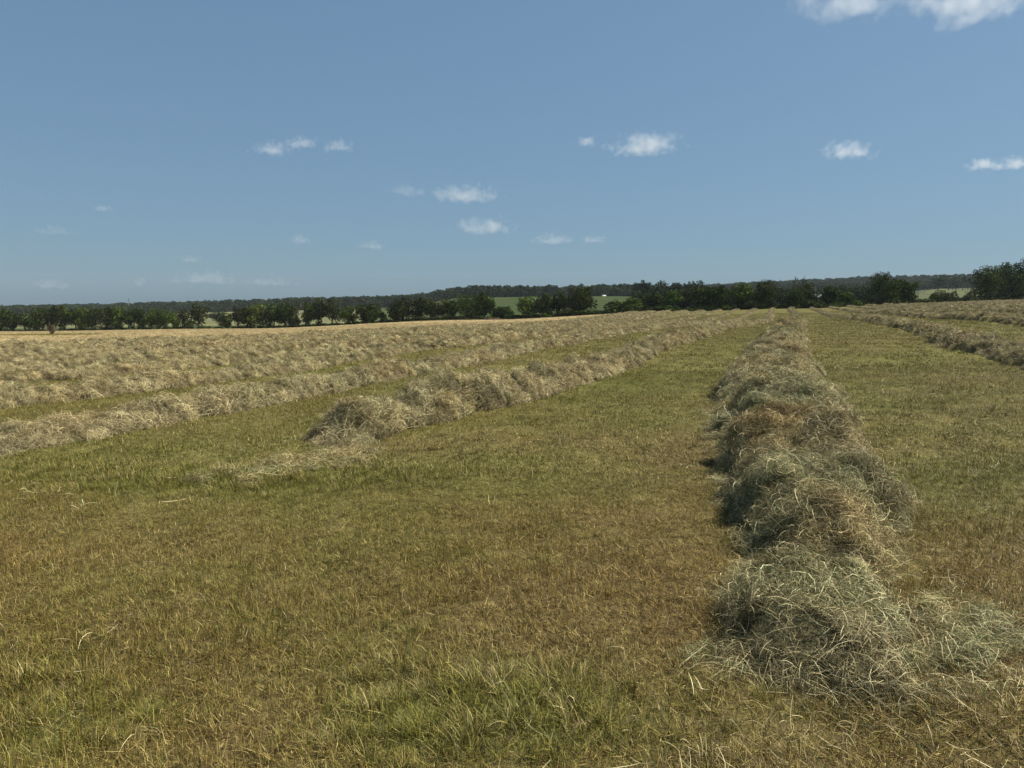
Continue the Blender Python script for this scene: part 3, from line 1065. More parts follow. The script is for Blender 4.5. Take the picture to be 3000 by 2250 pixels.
def trunk_mesh(seed, limbs=6, bare=False, mat=M_BARK, stems=1):
    """unit height trunk with limbs"""
    r = np.random.default_rng(seed)
    b = Build()
    for st in range(stems):
        ox = 0 if stems == 1 else r.uniform(-.08, .08)
        lean = r.normal(0, .04 if stems == 1 else .10)
        pts = [(ox + lean * z + .02 * math.sin(z * 7 + seed), .02 * math.cos(z * 5 + st), z) for z in (-.03, .12, .3, .5, .72)]
        b.tube(pts, [.034, .026, .021, .015, .006], 7)
        for i in range(limbs):
            z = r.uniform(.22, .6)
            a = r.uniform(0, 6.28)
            L = r.uniform(.18, .36)
            base = np.array([ox + lean * z, 0, z])
            d = np.array([math.cos(a) * .75, math.sin(a) * .75, r.uniform(.5, 1.0)])
            p1 = base + d * L * .5 + np.array([0, 0, .02]); p2 = base + d * L + r.normal(0, .03, 3)
            b.tube([base, p1, p2], [.013, .008, .003], 5)
            if bare:
                for j in range(5):
                    q = p1 + (p2 - p1) * r.random()
                    e = q + np.array([math.cos(a + r.normal(0, 1.2)), math.sin(a + r.normal(0, 1.2)), r.uniform(.2, 1.2)]) * .12
                    b.tube([q, (q + e) / 2 + r.normal(0, .01, 3), e], [.005, .003, .0015], 4)
    return b.mesh("trunk", mat, True)


KINDS = {
    'dense': [crown_mesh(600 + i, 3000, .040, 14, mat=M_LEAF, wide=.52) for i in range(5)],
    'fresh': [crown_mesh(620 + i, 2500, .040, 12, mat=M_LEAF2, wide=.48) for i in range(2)],
    'tall': [crown_mesh(630 + i, 1400, .040, 10, mat=M_LEAF4, wide=.40, open_=.5) for i in range(2)],
    'big': [crown_mesh(640 + i, 4200, .026, 26, mat=M_LEAF, wide=.55) for i in range(2)],
    'bush': [crown_mesh(650 + i, 900, .055, 9, mat=M_LEAF4, wide=.62, vert=.35) for i in range(3)],
    'darkbush': [crown_mesh(660 + i, 1200, .050, 9, mat=M_LEAF, wide=.55, vert=.4) for i in range(2)],
    'wood': [crown_mesh(670 + i, 1000, .052, 12, mat=M_LEAF3, wide=.5) for i in range(4)],
    'sparse': [crown_mesh(680, 420, .035, 9, mat=M_LEAF4, wide=.42, open_=.9)],
    'pine': [crown_mesh(690 + i, 700, .05, 9, mat=M_LEAF3, wide=.26, open_=.5) for i in range(2)],
}
TRUNKS = [trunk_mesh(700 + i, 6) for i in range(4)] + [trunk_mesh(710, 5, stems=3)]
BARE = trunk_mesh(720, 12, bare=True, mat=M_DEAD, stems=2)
_cnt = [0]


def tree(kind, u, vtop, width, D, label, name=None, gap=.16, cat=None, trunk=None):
    """a tree from its column, the level of its top and its width in the photograph, standing at distance D"""
    i = _cnt[0]; _cnt[0] += 1
    r = np.random.default_rng(9000 + i)
    x, y, z = at(u, D)
    H = max(EYE - (vtop - VH) / F * D - z, 1.2) * (1.05 if D < 300 else 1)
    wd = width / F * D * (1.33 if D < 300 else 1.28)
    bush = kind in ('bush', 'darkbush')
    gap = min(gap, .05) if kind in ('dense', 'big', 'fresh', 'tall') else gap
    if bush:
        gap = -.03
    nm = name or {'bush': 'bush', 'darkbush': 'bush', 'pine': 'pine_tree', 'sparse': 'tree'}.get(kind, 'tree')
    root = link(nm, None, loc=(x, y, z - .05), label=label, cat=cat or {'bush': 'bush', 'pine_tree': 'tree'}.get(nm, 'tree'),
                group="trees and bushes along the far field edge" if D < 300 else "trees standing in the far pastures and woods")
    root.rotation_euler = (0, 0, r.uniform(0, 6.28))
    tr = link("trunk", trunk or TRUNKS[4 if bush else i % 4], parent=root)
    hs = H * (.8 if bush else 1)
    tr.scale = (hs * .9 if not bush else hs * .5, hs * .9 if not bush else hs * .5, hs)
    if kind != 'bare':
        cm = KINDS[kind][i % len(KINDS[kind])]
        cr = link("crown", cm, parent=root, loc=(0, 0, H * gap))
        wide = {'pine': .26, 'tall': .42, 'fresh': .48, 'bush': .62, 'sparse': .42}.get(kind, .54)
        cr.scale = (wd / 2 / wide * 1.0, wd / 2 / wide * 1.0, H * (1 - gap))
    return root


E = lambda u: float(De(u))
T = [  # kind, u, vtop, width, extra depth behind the field edge, label
    ('dense', 8, 908, 48, 3, "dark tree at the very end of the hedgerow, lowest in the valley"),
    ('dense', 42, 912, 40, 5, "dark tree next to last at the low end of the hedgerow"),
    ('dense', 76, 918, 36, 4, "short ragged tree in the dip of the hedgerow, before it rises"),
    ('dense', 100, 917, 26, 8, "narrow low tree in the dip of the hedgerow"),
    ('dense', 128, 903, 44, 3, "tree rising behind the small bare bush, on its downhill side"),
    ('dense', 160, 898, 42, 5, "taller tree straight behind the small bare bush in the field"),
    ('dense', 192, 897, 38, 3, "highest tree of the long dense stretch of hedgerow"),
    ('dense', 224, 902, 38, 4, "dense tree just uphill of the highest in the long hedgerow stretch"),
    ('fresh', 252, 903, 40, 3, "yellow green rounded tree in the long dense hedgerow stretch"),
    ('dense', 284, 905, 40, 5, "dense tree in the middle between the small bare bush and the radio mast"),
    ('dense', 316, 902, 42, 3, "dense tree just downhill of the radio mast"),
    ('fresh', 346, 901, 38, 4, "yellow green tree with thin leaves just below the radio mast"),
    ('dense', 378, 904, 36, 3, "tree straight in front of the radio mast"),
    ('darkbush', 352, 938, 32, 1, "dark rounded bush at the foot of the trees before the radio mast"),
    ('dense', 408, 904, 34, 5, "tree with its trunk bare just uphill of the radio mast"),
    ('darkbush', 424, 928, 22, 2, "narrow dark ivy covered stump among slender trunks"),
    ('fresh', 446, 906, 34, 3, "slender tree on a bare trunk against the pale meadow"),
    ('dense', 464, 906, 32, 5, "slender dark tree on a bare trunk against the pale meadow"),
    ('fresh', 480, 908, 30, 3, "slender tree with two trunks by the end of the long hedgerow stretch"),
    ('fresh', 511, 913, 30, 2, "small fresh green tree standing on a thin trunk"),
    ('tall', 538, 906, 30, 5, "thin leaning olive tree beside the low black bush"),
    ('darkbush', 561, 936, 38, 2, "low black rounded bush between two thin tall trees"),
    ('tall', 584, 891, 42, 4, "tall airy olive tree rising over the black bush"),
    ('dense', 667, 918, 42, 2, "small dark round tree standing alone in the hedgerow gap"),
    ('tall', 700, 900, 34, 6, "dull feathery tree joined to the first big clump"),
    ('dense', 726, 902, 40, 3, "dark tree at the downhill end of the double clump"),
    ('fresh', 764, 894, 60, 3, "broad green lit tree, first of the double clump"),
    ('dense', 806, 890, 50, 4, "dark tree in the middle of the double clump"),
    ('dense', 838, 887, 52, 3, "tall dense tree at the uphill end of the double clump"),
    ('sparse', 872, 875, 26, 8, "thin tree with a wispy half bare top"),
    ('bush', 872, 930, 30, 1, "pale scrubby bush under the wispy tree"),
    ('dense', 906, 885, 36, 3, "very dark tree with a pointed top beside the wispy tree"),
    ('dense', 934, 877, 44, 4, "tall dark tree with a green lit crown near the white gabled house"),
    ('tall', 974, 876, 48, 5, "tall olive tree with see-through edges near the white gabled house"),
    ('fresh', 1023, 898, 42, 2, "small light green tree standing clear in front of the meadow"),
    ('dense', 1068, 896, 40, 3, "dark tree at the near end of the three trunked clump"),
    ('dense', 1094, 890, 50, 4, "dark tree in the centre of the clump beside the white shed"),
    ('darkbush', 1122, 910, 28, 2, "dark rounded tree foot beside the white shed"),
    ('dense', 1172, 880, 56, 3, "broad dark tree with white siding glinting through it"),
    ('tall', 1192, 873, 44, 6, "tall olive tree behind the one with white siding glinting through"),
    ('dense', 1228, 874, 46, 4, "tall dark tree just uphill of the farm buildings"),
    ('dense', 1264, 880, 40, 3, "dark tree with branches open to the meadow light"),
    ('dense', 1298, 878, 42, 4, "dark tree with bare lower trunks before the biggest tree"),
    ('bush', 1245, 926, 60, 1, "low olive bush in the grass before the dark trees"),
    ('dense', 1330, 880, 36, 5, "narrow dark tree touching the biggest hedgerow tree"),
    ('big', 1368, 864, 66, 3, "biggest dense tree of the hedgerow, dark and round"),
    ('dense', 1420, 860, 56, 4, "tall tree with bright green side behind the brush pile"),
    ('bush', 1368, 924, 70, 1, "wide low grey green bush before the biggest hedgerow tree"),
    ('darkbush', 1450, 905, 34, 3, "low dark tree straight behind the brush pile"),
    ('dense', 1482, 898, 52, 4, "small bushy tree below the green hillside"),
    ('fresh', 1548, 870, 58, 3, "bright green sided tree at the edge of the first hillside gap"),
    ('dense', 1592, 862, 50, 4, "dark tree behind the bright green sided one"),
    ('dense', 1636, 854, 44, 6, "dark ragged tree beside the bare dead one"),
    ('tall', 1676, 848, 40, 4, "tall narrow brownish tree with the hillside showing beside it"),
    ('dense', 1716, 843, 54, 4, "tallest dark tree before the wide green hillside"),
    ('darkbush', 1668, 905, 50, 1, "clipped looking dark shrub, low before the bare dead tree"),
    ('darkbush', 1722, 905, 56, 1, "low dark shrub under the tallest tree by the green hillside"),
    ('darkbush', 1795, 880, 72, 4, "round dark bush in front of the wide green hillside"),
    ('darkbush', 1840, 886, 50, 2, "lower dark bush at the uphill end of the hillside gap"),
    ('fresh', 1858, 874, 56, 3, "grey green bushy tree where the hillside gap ends"),
    ('dense', 1905, 862, 54, 6, "dark rounded tree under the tall wooded mass"),
    ('fresh', 1962, 852, 52, 4, "lit yellow green tree before the dark wood"),
    ('dense', 2000, 850, 44, 7, "dark tree at the back of the lit yellow green one"),
    ('darkbush', 1945, 892, 60, 1, "low black shrub below the lit yellow green tree"),
    ('darkbush', 2060, 898, 60, 1, "low black shrub near the ends of the windrows"),
    ('dense', 2064, 842, 62, 6, "broad black tree past the low shrub at the windrow ends"),
    ('dense', 2112, 838, 50, 4, "dark tree at the uphill edge of the broad black tree"),
    ('fresh', 2168, 832, 60, 5, "tree with a bright fringe standing over green grass"),
    ('dense', 2192, 846, 44, 7, "dark tree hidden half behind the one with a bright fringe"),
    ('big', 2238, 823, 62, 5, "tall black leafy tree straight over the big windrow"),
    ('bush', 2206, 880, 54, 1, "reddish olive shrub at the foot of the tall black tree"),
    ('bush', 2255, 874, 34, 2, "pale green shrub by the foot of the tall black tree"),
    ('big', 2320, 846, 60, 3, "black dome shaped tree with leaves down to the ground"),
    ('tall', 2356, 836, 50, 8, "light green airy tree behind the black dome shaped one"),
    ('bush', 2376, 880, 70, 1, "bright green low shrub beside the black dome shaped tree"),
    ('dense', 2430, 840, 56, 8, "dark olive tree before the long wooded ridge"),
    ('fresh', 2476, 856, 48, 6, "small olive tree beyond the far ends of the uphill windrows"),
    ('bush', 2520, 866, 60, 4, "broad low shrub beside the handsome pasture tree"),
    ('bush', 2560, 872, 60, 2, "low shrub at the foot of the handsome pasture tree"),
    ('big', 2582, 800, 72, 3, "handsome full tree with a straight trunk standing clear of the ridge"),
    ('dense', 2642, 822, 68, 4, "spreading tree with forked trunk next to the handsome full one"),
    ('fresh', 2728, 858, 26, 3, "small light shrub by the pole before the open pasture"),
    ('darkbush', 2744, 852, 42, 3, "dark leafy bush below the scattered pines"),
    ('bush', 2786, 856, 40, 4, "olive green bush below the scattered pines"),
    ('darkbush', 2824, 862, 26, 3, "small dark bush touching the tall black grove"),
    ('big', 2878, 784, 84, 4, "dense black green tree, lowest of the tall grove by the bale"),
    ('big', 2942, 775, 76, 5, "dense black tree in the middle of the tall grove"),
    ('big', 2992, 763, 70, 4, "tallest black tree of the grove, standing over the round bale"),
]
for (k, u, vt, w, dd, lab) in T:
    tree(k, u, vt, w, E(u) + dd + 2, lab)
tree('bare', 1656, 872, 30, E(1656) + 8, "bare dead tree with forked grey limbs", trunk=BARE)
# the taller mass and single trees farther back
B = [('wood', 1800, 842, 46, 720, "round topped tree on the skyline above the green hillside"),
     ('wood', 1755, 838, 34, 722, "pointed tree on the skyline beside the hill shed"),
     ('wood', 1835, 845, 40, 724, "dim tree on the skyline at the hillside's uphill end"),
     ('wood', 1745, 850, 40, 730, "lower round tree on the skyline beyond the hill shed"),
     ('wood', 1882, 822, 46, 400, "high tree with a flat airy top on the wooded mass"),
     ('wood', 1916, 828, 52, 390, "broad tree forming the shoulder of the wooded mass"),
     ('wood', 1940, 822, 40, 395, "highest pointed tree of the wooded mass"),
     ('wood', 1978, 828, 50, 390, "rounded tree on the far slope of the wooded mass"),
     ('wood', 2020, 825, 50, 400, "mid green tree behind the broad black one"),
     ('wood', 2055, 823, 40, 410, "tree with a level crown on the wood's skyline"),
     ('wood', 1870, 850, 50, 330, "mid green tree low on the front of the wooded mass"),
     ('wood', 1945, 850, 60, 320, "broad mid green tree filling the front of the wooded mass"),
     ('wood', 2090, 840, 60, 330, "dull green tree between two black ones"),
     ('wood', 2140, 836, 50, 340, "dull green tree behind the bright fringed one"),
     ('wood', 2290, 845, 60, 330, "dull green tree behind the gap past the tall black tree"),
     ('sparse', 2322, 811, 26, 300, "thin topped tree poking above the ridge behind the black dome"),
     ('sparse', 2344, 810, 24, 303, "second thin topped tree poking above the ridge"),
     ('wood', 2345, 828, 60, 310, "olive tree below the two thin topped ones"),
     ('wood', 2400, 850, 56, 330, "dull tree beside the white farm roof"),
     ('wood', 2500, 846, 60, 340, "dim green tree beyond the low uphill shrubs"),
     ('wood', 2462, 838, 60, 360, "dim tree at the foot of the wooded ridge"),
     ('wood', 640, 912, 60, 420, "grey green round tree in the far meadow behind the hedgerow gap"),
     ('wood', 1010, 895, 50, 600, "dim tree behind the white gabled house"),
     ('wood', 880, 886, 50, 700, "dark round tree on the skyline behind the wispy tree"),
     ('wood', 1150, 905, 40, 560, "dim tree beside the farm sheds"),
     ('pine', 2699, 828, 20, 880, "lone small pine on a bare stem in the pale pasture"),
     ('pine', 2738, 808, 34, 800, "bushy tallest pine in the pale pasture"),
     ('pine', 2768, 806, 16, 900, "slim pine on a straight bare trunk in the pale pasture"),
     ('pine', 2780, 814, 12, 905, "thin pine next to the slim one in the pale pasture"),
     ('pine', 2791, 812, 24, 790, "pine leafy to the ground in the pale pasture"),
     ('pine', 2810, 808, 14, 880, "pine with the longest bare trunk in the pale pasture"),
     ('pine', 2826, 812, 14, 900, "pine just before the tall black grove"),
     ('pine', 2682, 822, 18, 930, "dim pine beside the spreading forked tree"),
     ('pine', 2848, 812, 20, 930, "dim pine half hidden by the tall black grove")]
for (k, u, vt, w, D, lab) in B:
    tree(k, u, vt, w, D, lab, gap=.3 if k == 'pine' else .1)

# the wooded ridge: one mass of trees nobody could count
r = np.random.default_rng(5)
WOODP = proto_coll("wood_protos", [crown_mesh(800 + i, 420, .085, 9, mat=M_LEAF3, wide=.5) for i in range(5)])
n = 15000
u = r.uniform(-250, 3250, n); D = 340 + (1620 - 340) * r.random(n) ** .75
q = (forest_mask(u, D) > 0) & (r.random(n) < np.where(D < 700, .9, 1.0))
u, D = u[q], D[q]
x = (u - U0) / F * D; y = D
z = ground_z(x, y)
H = r.uniform(8.5, 13.5, len(x)) * np.where(D < 600, .8, 1)
k = len(x)
print("wood", k)
scatter("wooded_ridge", np.stack([x, y, z - .8], -1), np.stack([0 * x, 0 * x, r.uniform(0, 6.28, k)], -1),
        np.stack([H * r.uniform(.8, 1.25, k)] * 2 + [H], -1), r.integers(0, 5, k), WOODP, None,
        kind="stuff", label="dense hazy green woods covering the long far ridge")
# weeds and brambles along the field margin
UND = proto_coll("undergrowth_protos", [crown_mesh(820 + i, 260, .10, 7, mat=(M_LEAF2, M_LEAF4, M_LEAF)[i % 3], wide=.7, vert=.3) for i in range(5)])
n = 1500
u = r.uniform(-150, 3150, n)
dd = r.uniform(1.0, 12, n)
D = De(u) + dd
x = (u - U0) / F * D; z = ground_z(x, D)
H = r.uniform(.35, 1.1, n) * np.interp(u, [0, 1000, 1500, 2000, 3000], [.7, .9, 1.3, 1.8, 1.6])
scatter("hedge_undergrowth", np.stack([x, D, z - .1], -1), np.stack([0 * x, 0 * x, r.uniform(0, 6.28, n)], -1),
        np.stack([H * r.uniform(1, 2.2, n)] * 2 + [H], -1), r.integers(0, 5, n), UND, None, kind="stuff",
        label="rough green weeds and brambles along the hedgerow foot")


# ------------------------------------------------------------------ single things
# small half bare bush in the tan strip
D = (EYE + 6.0) / ((981 - VH) / F)
for _ in range(30):
    x, y, z = at(153, D)
    D = (EYE - z) / ((981 - VH) / F)
x, y, z = at(153, D)
Hs = 27 / F * D
root = link("bush", None, loc=(x, y, z), label="small brown half bare bush standing alone in the tan hay", cat="bush")
b = Build()
rr = np.random.default_rng(4)
for i in range(16):
    a = rr.uniform(0, 6.28); ln = rr.uniform(.25, .85)
    top = np.array([math.cos(a) * ln * .7, math.sin(a) * ln * .7, rr.uniform(.5, 1.0)]) * Hs
    b.tube([(rr.normal(0, .05), rr.normal(0, .05), -.02), top * .5 + rr.normal(0, .05, 3), top], [.05, .03, .012], 5)
    for j in range(4):
        e = top + rr.normal(0, .22, 3)
        b.tube([top * .6, e * .8 + rr.normal(0, .04, 3), e], [.02, .012, .006], 4)
link("branches", b.mesh("branches", M_DEAD, True), parent=root)
cm = crown_mesh(850, 420, .05, 8, mat=make_leaf_mat("leaves_rusty", (.035, .030, .014), (.06, .055, .022), (.09, .09, .035)), wide=.5, open_=.6)
cr = link("crown", cm, parent=root, loc=(0, 0, Hs * .35)); cr.scale = (Hs * .9, Hs * .9, Hs * .7)
# ring of larger green tufts set round the bush
gx = np.random.default_rng(6)
k = 260
a = gx.uniform(0, 6.28, k); d = np.sqrt(gx.random(k))
px, py = x + d * np.cos(a) * 5.2, y + d * np.sin(a) * 2.4
scatter("tuft_ring", np.stack([px, py, ground_z(px, py)], -1), np.stack([0 * px, 0 * px, a * 3], -1), np.full((k, 3), 2.2) * gx.uniform(.6, 1.2, (k, 1)),
        gx.integers(0, 6, k), TUFTS, {"green": np.full(k, .85), "red": 0 * px, "tan": 0 * px}, kind="stuff",
        label="ring of green grass tufts round the small bare bush")

# brush pile
x, y, z = at(1441, E(1441) - 3)
b = Build()
for i in range(70):
    a = rr.normal(0, .7) + (0 if rr.random() < .5 else math.pi)
    c = np.array([np.clip(rr.normal(0, 1.2), -2.4, 2.4), np.clip(rr.normal(0, .5), -1, 1), abs(rr.normal(.15, .15))])
    L = rr.uniform(.6, 2.2)
    d = np.array([math.cos(a), math.sin(a) * .5, rr.normal(0, .18)])
    b.tube([c - d * L / 2, c + rr.normal(0, .06, 3), c + d * L / 2], [.05, .04, .012], 5)
link("brush_pile", b.mesh("brush_pile", M_DEAD, True), loc=(x, y, z), label="low pile of dead branches at the edge of the hay field", cat="brush pile")

# round bale
x, y, z = at(2999, 222)
m_net = simple_mat("net_wrapped_hay", (.42, .40, .30), .85, .15, 6)
m_end = simple_mat("cut_hay_end", (.30, .26, .16), .95, .3, 14)
rad, ln = .68, 1.5
root = link("round_bale", None, loc=(x, y, z), label="pale round hay bale lying under the tall black grove", cat="bale")
root.rotation_euler = (0, 0, .18)
b = Build()
seg = 28
for j, (xx, rr_) in enumerate([(-ln / 2, rad * .97), (-ln / 2 + .06, rad), (-.25, rad * 1.005), (.25, rad * .995), (ln / 2 - .06, rad), (ln / 2, rad * .97)]):
    for i in range(seg):
        t = 2 * math.pi * i / seg
        b.v.append((xx, rr_ * math.cos(t), rad - .03 + rr_ * math.sin(t)))
for j in range(5):
    for i in range(seg):
        b.f.append((j * seg + i, j * seg + (i + 1) % seg, (j + 1) * seg + (i + 1) % seg, (j + 1) * seg + i))
link("wrapped_side", b.mesh("wrapped_side", m_net, True), parent=root)
for sgn in (-1, 1):
    b = Build()
    for k_ in range(7):                                  # the coiled layers, each a little prouder than the next
        ro, ri = rad * .97 * (1 - k_ / 7), rad * .97 * (1 - (k_ + 1) / 7)
        xx = sgn * (ln / 2 + .012 * (k_ % 2) - (.02 if k_ == 0 else 0))
        i0 = len(b.v)
        for i in range(seg):
            t = 2 * math.pi * i / seg
            b.v.append((xx, ro * math.cos(t), rad - .03 + ro * math.sin(t)))
        for i in range(seg):
            t = 2 * math.pi * i / seg
            b.v.append((xx, ri * math.cos(t), rad - .03 + ri * math.sin(t)))
        for i in range(seg):
            b.f.append((i0 + i, i0 + (i + 1) % seg, i0 + seg + (i + 1) % seg, i0 + seg + i))
    link("bale_end", b.mesh("bale_end", m_end), parent=root)


def barn(u, v, wpx, hpx, D, label, roofh=.4, rz=.1, dep=.6, name="barn", steep=False):
    x, y, z = at(u, D)
    w = wpx / F * D; h = hpx / F * D
    zb = vz(v, D) - h                                    # roof ridge at pixel row v
    zb = max(zb, z - .3) if zb > z + 3 else z - .3
    h = vz(v, D) - zb
    root = link(name, None, loc=(x, y, zb), label=label, cat=name.replace("_", " "))
    root.rotation_euler = (0, 0, rz)
    wh = h * (1 - roofh); d = w * dep
    b = Build(); b.box((0, 0, wh / 2), (w * .96, d * .96, wh))
    if steep:
        b.poly([(-w * .48, -d * .48, wh), (w * .48, -d * .48, wh), (0, -d * .48, h - .1), (-w * .48, d * .48, wh), (w * .48, d * .48, wh), (0, d * .48, h - .1)],
               [(0, 1, 2), (5, 4, 3)])
    else:
        b.poly([(-w * .48, -d * .48, wh), (-w * .48, d * .48, wh), (-w * .48, 0, h - .1), (w * .48, -d * .48, wh), (w * .48, d * .48, wh), (w * .48, 0, h - .1)],
               [(2, 1, 0), (3, 4, 5)])
    link("wall", b.mesh("wall", M_WALL if not steep else M_ROOF), parent=root)
    b = Build()
    t = .12
    if steep:
        for sg in (-1, 1):
            p = [(0, -d * .52, h), (0, d * .52, h), (sg * w * .52, d * .52, wh - .1), (sg * w * .52, -d * .52, wh - .1)]
            b.poly(p + [(a_, b_, c_ + t) for a_, b_, c_ in p], [(0, 1, 2, 3), (7, 6, 5, 4), (0, 3, 7, 4), (1, 5, 6, 2), (3, 2, 6, 7)])
    else:
        for sg in (-1, 1):
            p = [(-w * .52, 0, h), (w * .52, 0, h), (w * .52, sg * d * .52, wh - .1), (-w * .52, sg * d * .52, wh - .1)]
            b.poly(p + [(a_, b_, c_ + t) for a_, b_, c_ in p], [(0, 1, 2, 3), (7, 6, 5, 4), (0, 3, 7, 4), (1, 5, 6, 2), (3, 2, 6, 7)])
    link("roof", b.mesh("roof", M_ROOF), parent=root)
    b = Build(); b.box((w * .1, -d * .48 - .03, wh * .4), (w * .22, .06, wh * .8))
    link("door", b.mesh("door", M_WALLD), parent=root)
    return root


barn(1131, 922, 15, 9, 520, "long low shed with a white roof between two hedgerow clumps", .45, .05, name="shed")
barn(1004, 922, 12, 16, 480, "white gabled house beside the light green tree", .75, .35, name="house", steep=True)
barn(1186, 911, 26, 14, 560, "white sided barn glinting through the hedgerow trees", .5, .1)
barn(1219, 919, 13, 9, 540, "small white shed uphill of the barn behind the trees", .5, -.2, name="shed")
barn(1768, 865, 11, 4, 705, "open shed with a pale slanting roof on top of the green hillside", .6, .3, name="shed")
barn(2388, 863, 22, 12, 330, "white roofed farm building half hidden in the dull green trees", .6, -.25, name="farm_building")

# radio mast
x, y, z = at(384, 900)
Hm = vz(875, 900) - z
root = link("radio_mast", None, loc=(x, y, z), label="slim lattice radio mast rising above the hedgerow", cat="radio mast")
b = Build()
for i in range(3):
    a = i * 2.094
    b.tube([(math.cos(a) * .45, math.sin(a) * .45, 0), (math.cos(a) * .45, math.sin(a) * .45, Hm)], [.10, .10], 5)
for k_ in range(int(Hm / 1.2)):
    for i in range(3):
        a, c = i * 2.094, (i + 1) * 2.094
        b.tube([(math.cos(a) * .45, math.sin(a) * .45, k_ * 1.2), (math.cos(c) * .45, math.sin(c) * .45, k_ * 1.2 + 1.2)], [.05, .05], 4)
link("lattice", b.mesh("lattice", M_STEEL), parent=root)
b = Build()
for dz in (.6, 1.8):
    b.box((0, 0, Hm - dz), (2.0, .2, .35)); b.box((0, 0, Hm - dz - .1), (.2, 1.8, .3))
link("antenna", b.mesh("antenna", M_STEEL), parent=root)

# poles of the old fence before the pasture
for (u, vt, lab) in ((2682, 860, "weathered fence pole standing before the open pasture"), (2596, 877, "short fence pole under the handsome full tree")):
    x, y, z = at(u, E(u) + 1.5)
    H_ = vz(vt, y) - z
    b = Build()
    b.tube([(0, 0, -.1), (.02, 0, H_ * .5), (0, .02, H_)], [.13, .12, .10], 8)
    b.tube([(0, 0, H_), (0, 0, H_ + .05)], [.10, .03], 8)
    link("fence_pole", b.mesh("fence_pole", M_DEAD, True), loc=(x, y, z), label=lab, cat="pole")


# ------------------------------------------------------------------ CLOUDS
def make_cloud_mat():
    m, nt, out = new_mat("cloud_vapour")
    tc = N(nt, "ShaderNodeTexCoord")
    oi = N(nt, "ShaderNodeObjectInfo")
    off = N(nt, "ShaderNodeVectorMath", operation='ADD')
    cmb = N(nt, "ShaderNodeCombineXYZ")
    v = mth(nt, 'MULTIPLY', oi.outputs["Random"], 50.0)
    nt.links.new(v, cmb.inputs[0]); nt.links.new(v, cmb.inputs[2])
    geo = N(nt, "ShaderNodeNewGeometry")
    sc = N(nt, "ShaderNodeVectorMath", operation='SCALE')
    nt.links.new(geo.outputs["Position"], sc.inputs[0])
    nt.links.new(attr(nt, "grain", 'OBJECT').outputs["Fac"], sc.inputs["Scale"])
    nt.links.new(sc.outputs[0], off.inputs[0]); nt.links.new(cmb.outputs[0], off.inputs[1])
    n = N(nt, "ShaderNodeTexNoise"); n.inputs["Scale"].default_value = 1.0; n.inputs["Detail"].default_value = 5; n.inputs["Roughness"].default_value = .55
    nt.links.new(off.outputs[0], n.inputs["Vector"])
    ln = N(nt, "ShaderNodeVectorMath", operation='LENGTH')
    sx = N(nt, "ShaderNodeSeparateXYZ"); cx3 = N(nt, "ShaderNodeCombineXYZ")
    nt.links.new(tc.outputs["Object"], sx.inputs[0])
    zz = mth(nt, 'ADD', sx.outputs[2], .18)                 # flat base, billowing top
    zz = mth(nt, 'MAXIMUM', zz, mth(nt, 'MULTIPLY', zz, -2.2))
    nt.links.new(sx.outputs[0], cx3.inputs[0]); nt.links.new(sx.outputs[1], cx3.inputs[1]); nt.links.new(zz, cx3.inputs[2])
    nt.links.new(cx3.outputs[0], ln.inputs[0])
    fall = mth(nt, 'SUBTRACT', 1.0, ln.outputs["Value"])
    d = mth(nt, 'SUBTRACT', mth(nt, 'ADD', mth(nt, 'MULTIPLY', fall, .62), n.outputs[0]), .86)
    d = mth(nt, 'MULTIPLY', mth(nt, 'MAXIMUM', d, 0.0), 5.0, clamp=True)
    d = mth(nt, 'MULTIPLY', d, attr(nt, "thickness", 'OBJECT').outputs["Fac"])
    vol = N(nt, "ShaderNodeVolumePrincipled")
    vol.inputs["Color"].default_value = (.97, .97, .97, 1)
    vol.inputs["Anisotropy"].default_value = .2
    nt.links.new(d, vol.inputs["Density"])
    nt.links.new(vol.outputs[0], out.inputs["Volume"])
    return m


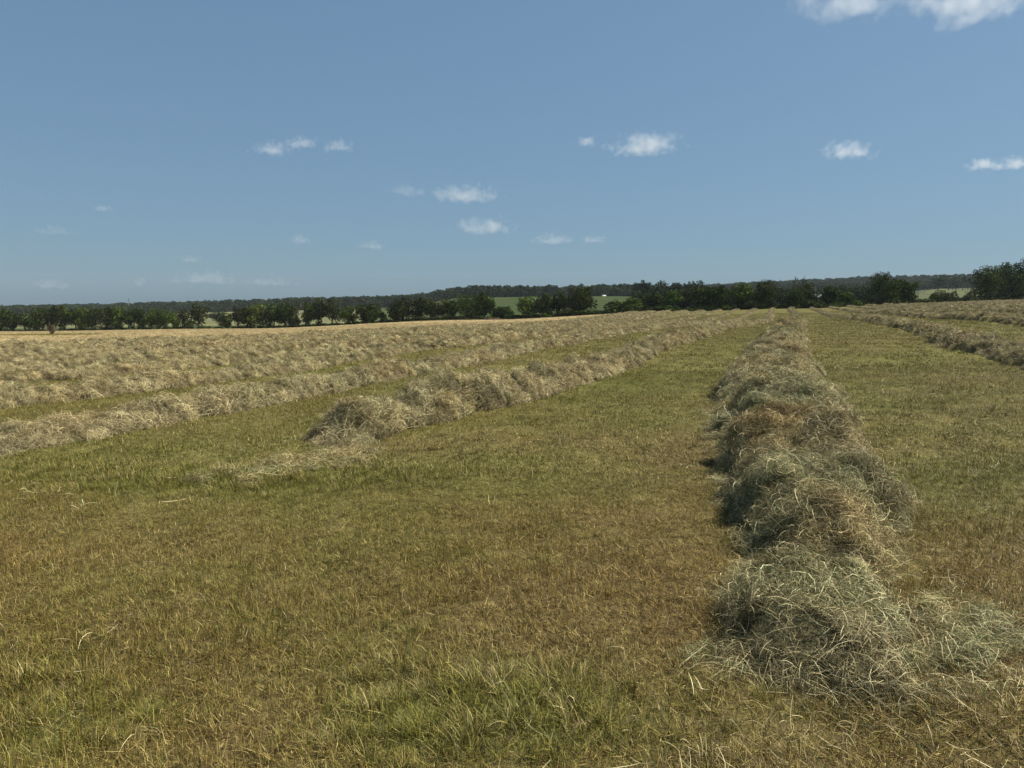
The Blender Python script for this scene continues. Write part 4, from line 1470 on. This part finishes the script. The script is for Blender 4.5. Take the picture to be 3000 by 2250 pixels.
M_CLOUD = make_cloud_mat()
import bmesh
bm = bmesh.new()
bmesh.ops.create_icosphere(bm, subdivisions=2, radius=1.0)
me_c = bpy.data.meshes.new("cloud"); bm.to_mesh(me_c); bm.free(); me_c.materials.append(M_CLOUD)
CL = [  # u0, u1, v0, v1, opacity, label
    (766, 880, 424, 470, .9, "thin white cloud puff, lower of the pair joined by a wisp"),
    (850, 945, 410, 452, .9, "thin white cloud puff, upper of the pair joined by a wisp"),
    (962, 1042, 414, 462, .75, "small faint cloud puff beside the wispy pair"),
    (1684, 1742, 408, 448, .7, "tiny round cloud puff beside the brightest small cloud"),
    (1775, 1985, 396, 468, 1.5, "brightest small cloud with a ragged top"),
    (2380, 2540, 422, 480, 1.1, "peaked white cloud standing alone over the ridge"),
    (2796, 2900, 466, 512, 1.1, "flat cloud puff near the sky's edge, first of a touching pair"),
    (2885, 2985, 464, 512, 1.0, "flat cloud puff near the sky's edge, second of a touching pair"),
    (1265, 1465, 540, 602, 1.0, "wide pale cloud in the middle of the sky"),
    (1150, 1245, 540, 585, .4, "faint streak of cloud beside the wide pale one"),
    (1335, 1505, 632, 694, 1.2, "domed white cloud with a flat base"),
    (858, 922, 682, 720, .6, "small faint oval cloud low in the sky"),
    (1050, 1140, 704, 736, .6, "small flat faint cloud low in the sky"),
    (1565, 1675, 682, 722, .9, "small peaked cloud low over the hillside"),
    (1700, 1770, 688, 716, .7, "tiny bright cloud fleck beside the small peaked cloud"),
    (2290, 2600, -25, 95, 1.1, "big soft cloud cut by the top of the sky"),
    (2610, 2930, -50, 100, 1.5, "biggest bright cloud at the top of the sky"),
    (500, 710, 785, 835, .6, "long low cloud bank just above the far skyline"),
    (715, 870, 805, 840, .4, "pale low cloud bank beside the long one"),
    (100, 215, 808, 850, .5, "hazy low cloud above the end of the hedgerow"),
    (295, 355, 602, 628, .4, "very faint small cloud fleck"),
    (125, 240, 658, 694, .35, "very faint wide cloud streak"),
    (535, 608, 746, 772, .5, "faint thin cloud above the long low bank"),
    (398, 442, 810, 842, .4, "tiny hazy cloud above the radio mast"),
]
for (u0, u1, v0, v1, op, lab) in CL:
    uc, vc = (u0 + u1) / 2, (v0 + v1) / 2
    el = max((VH - vc) / F, .02)
    D = min(1300 / el, 16000)
    x = (uc - U0) / F * D
    zc = EYE + el * D
    hw = (u1 - u0) / 2 / F * D; hh = (v1 - v0) / 2 / F * D
    o = link("cloud", me_c, loc=(x, D, zc), label=lab, cat="cloud", group="small fair weather clouds in the blue sky")
    dp = max(hh, min(hw, hh * 2))
    o.scale = (hw * 2.1, dp * 1.6, hh * 2.4)
    o["grain"] = 1.1 / hh
    o["thickness"] = op * (.52 if vc < 660 else .34) / dp

# ------------------------------------------------------------------ HAZE
hz = Build()
hz.box((0, 700, 15), (5200, 3400, 150))
m, nt, out = new_mat("summer_haze")
vol = N(nt, "ShaderNodeVolumePrincipled")
vol.inputs["Color"].default_value = (.80, .88, .97, 1)
vol.inputs["Density"].default_value = .00006
nt.links.new(vol.outputs[0], out.inputs["Volume"])
HAZE = True
if HAZE:
    link("haze", hz.mesh("haze", m), kind="stuff", label="thin summer haze over the land")
print("objects", len(bpy.data.objects))
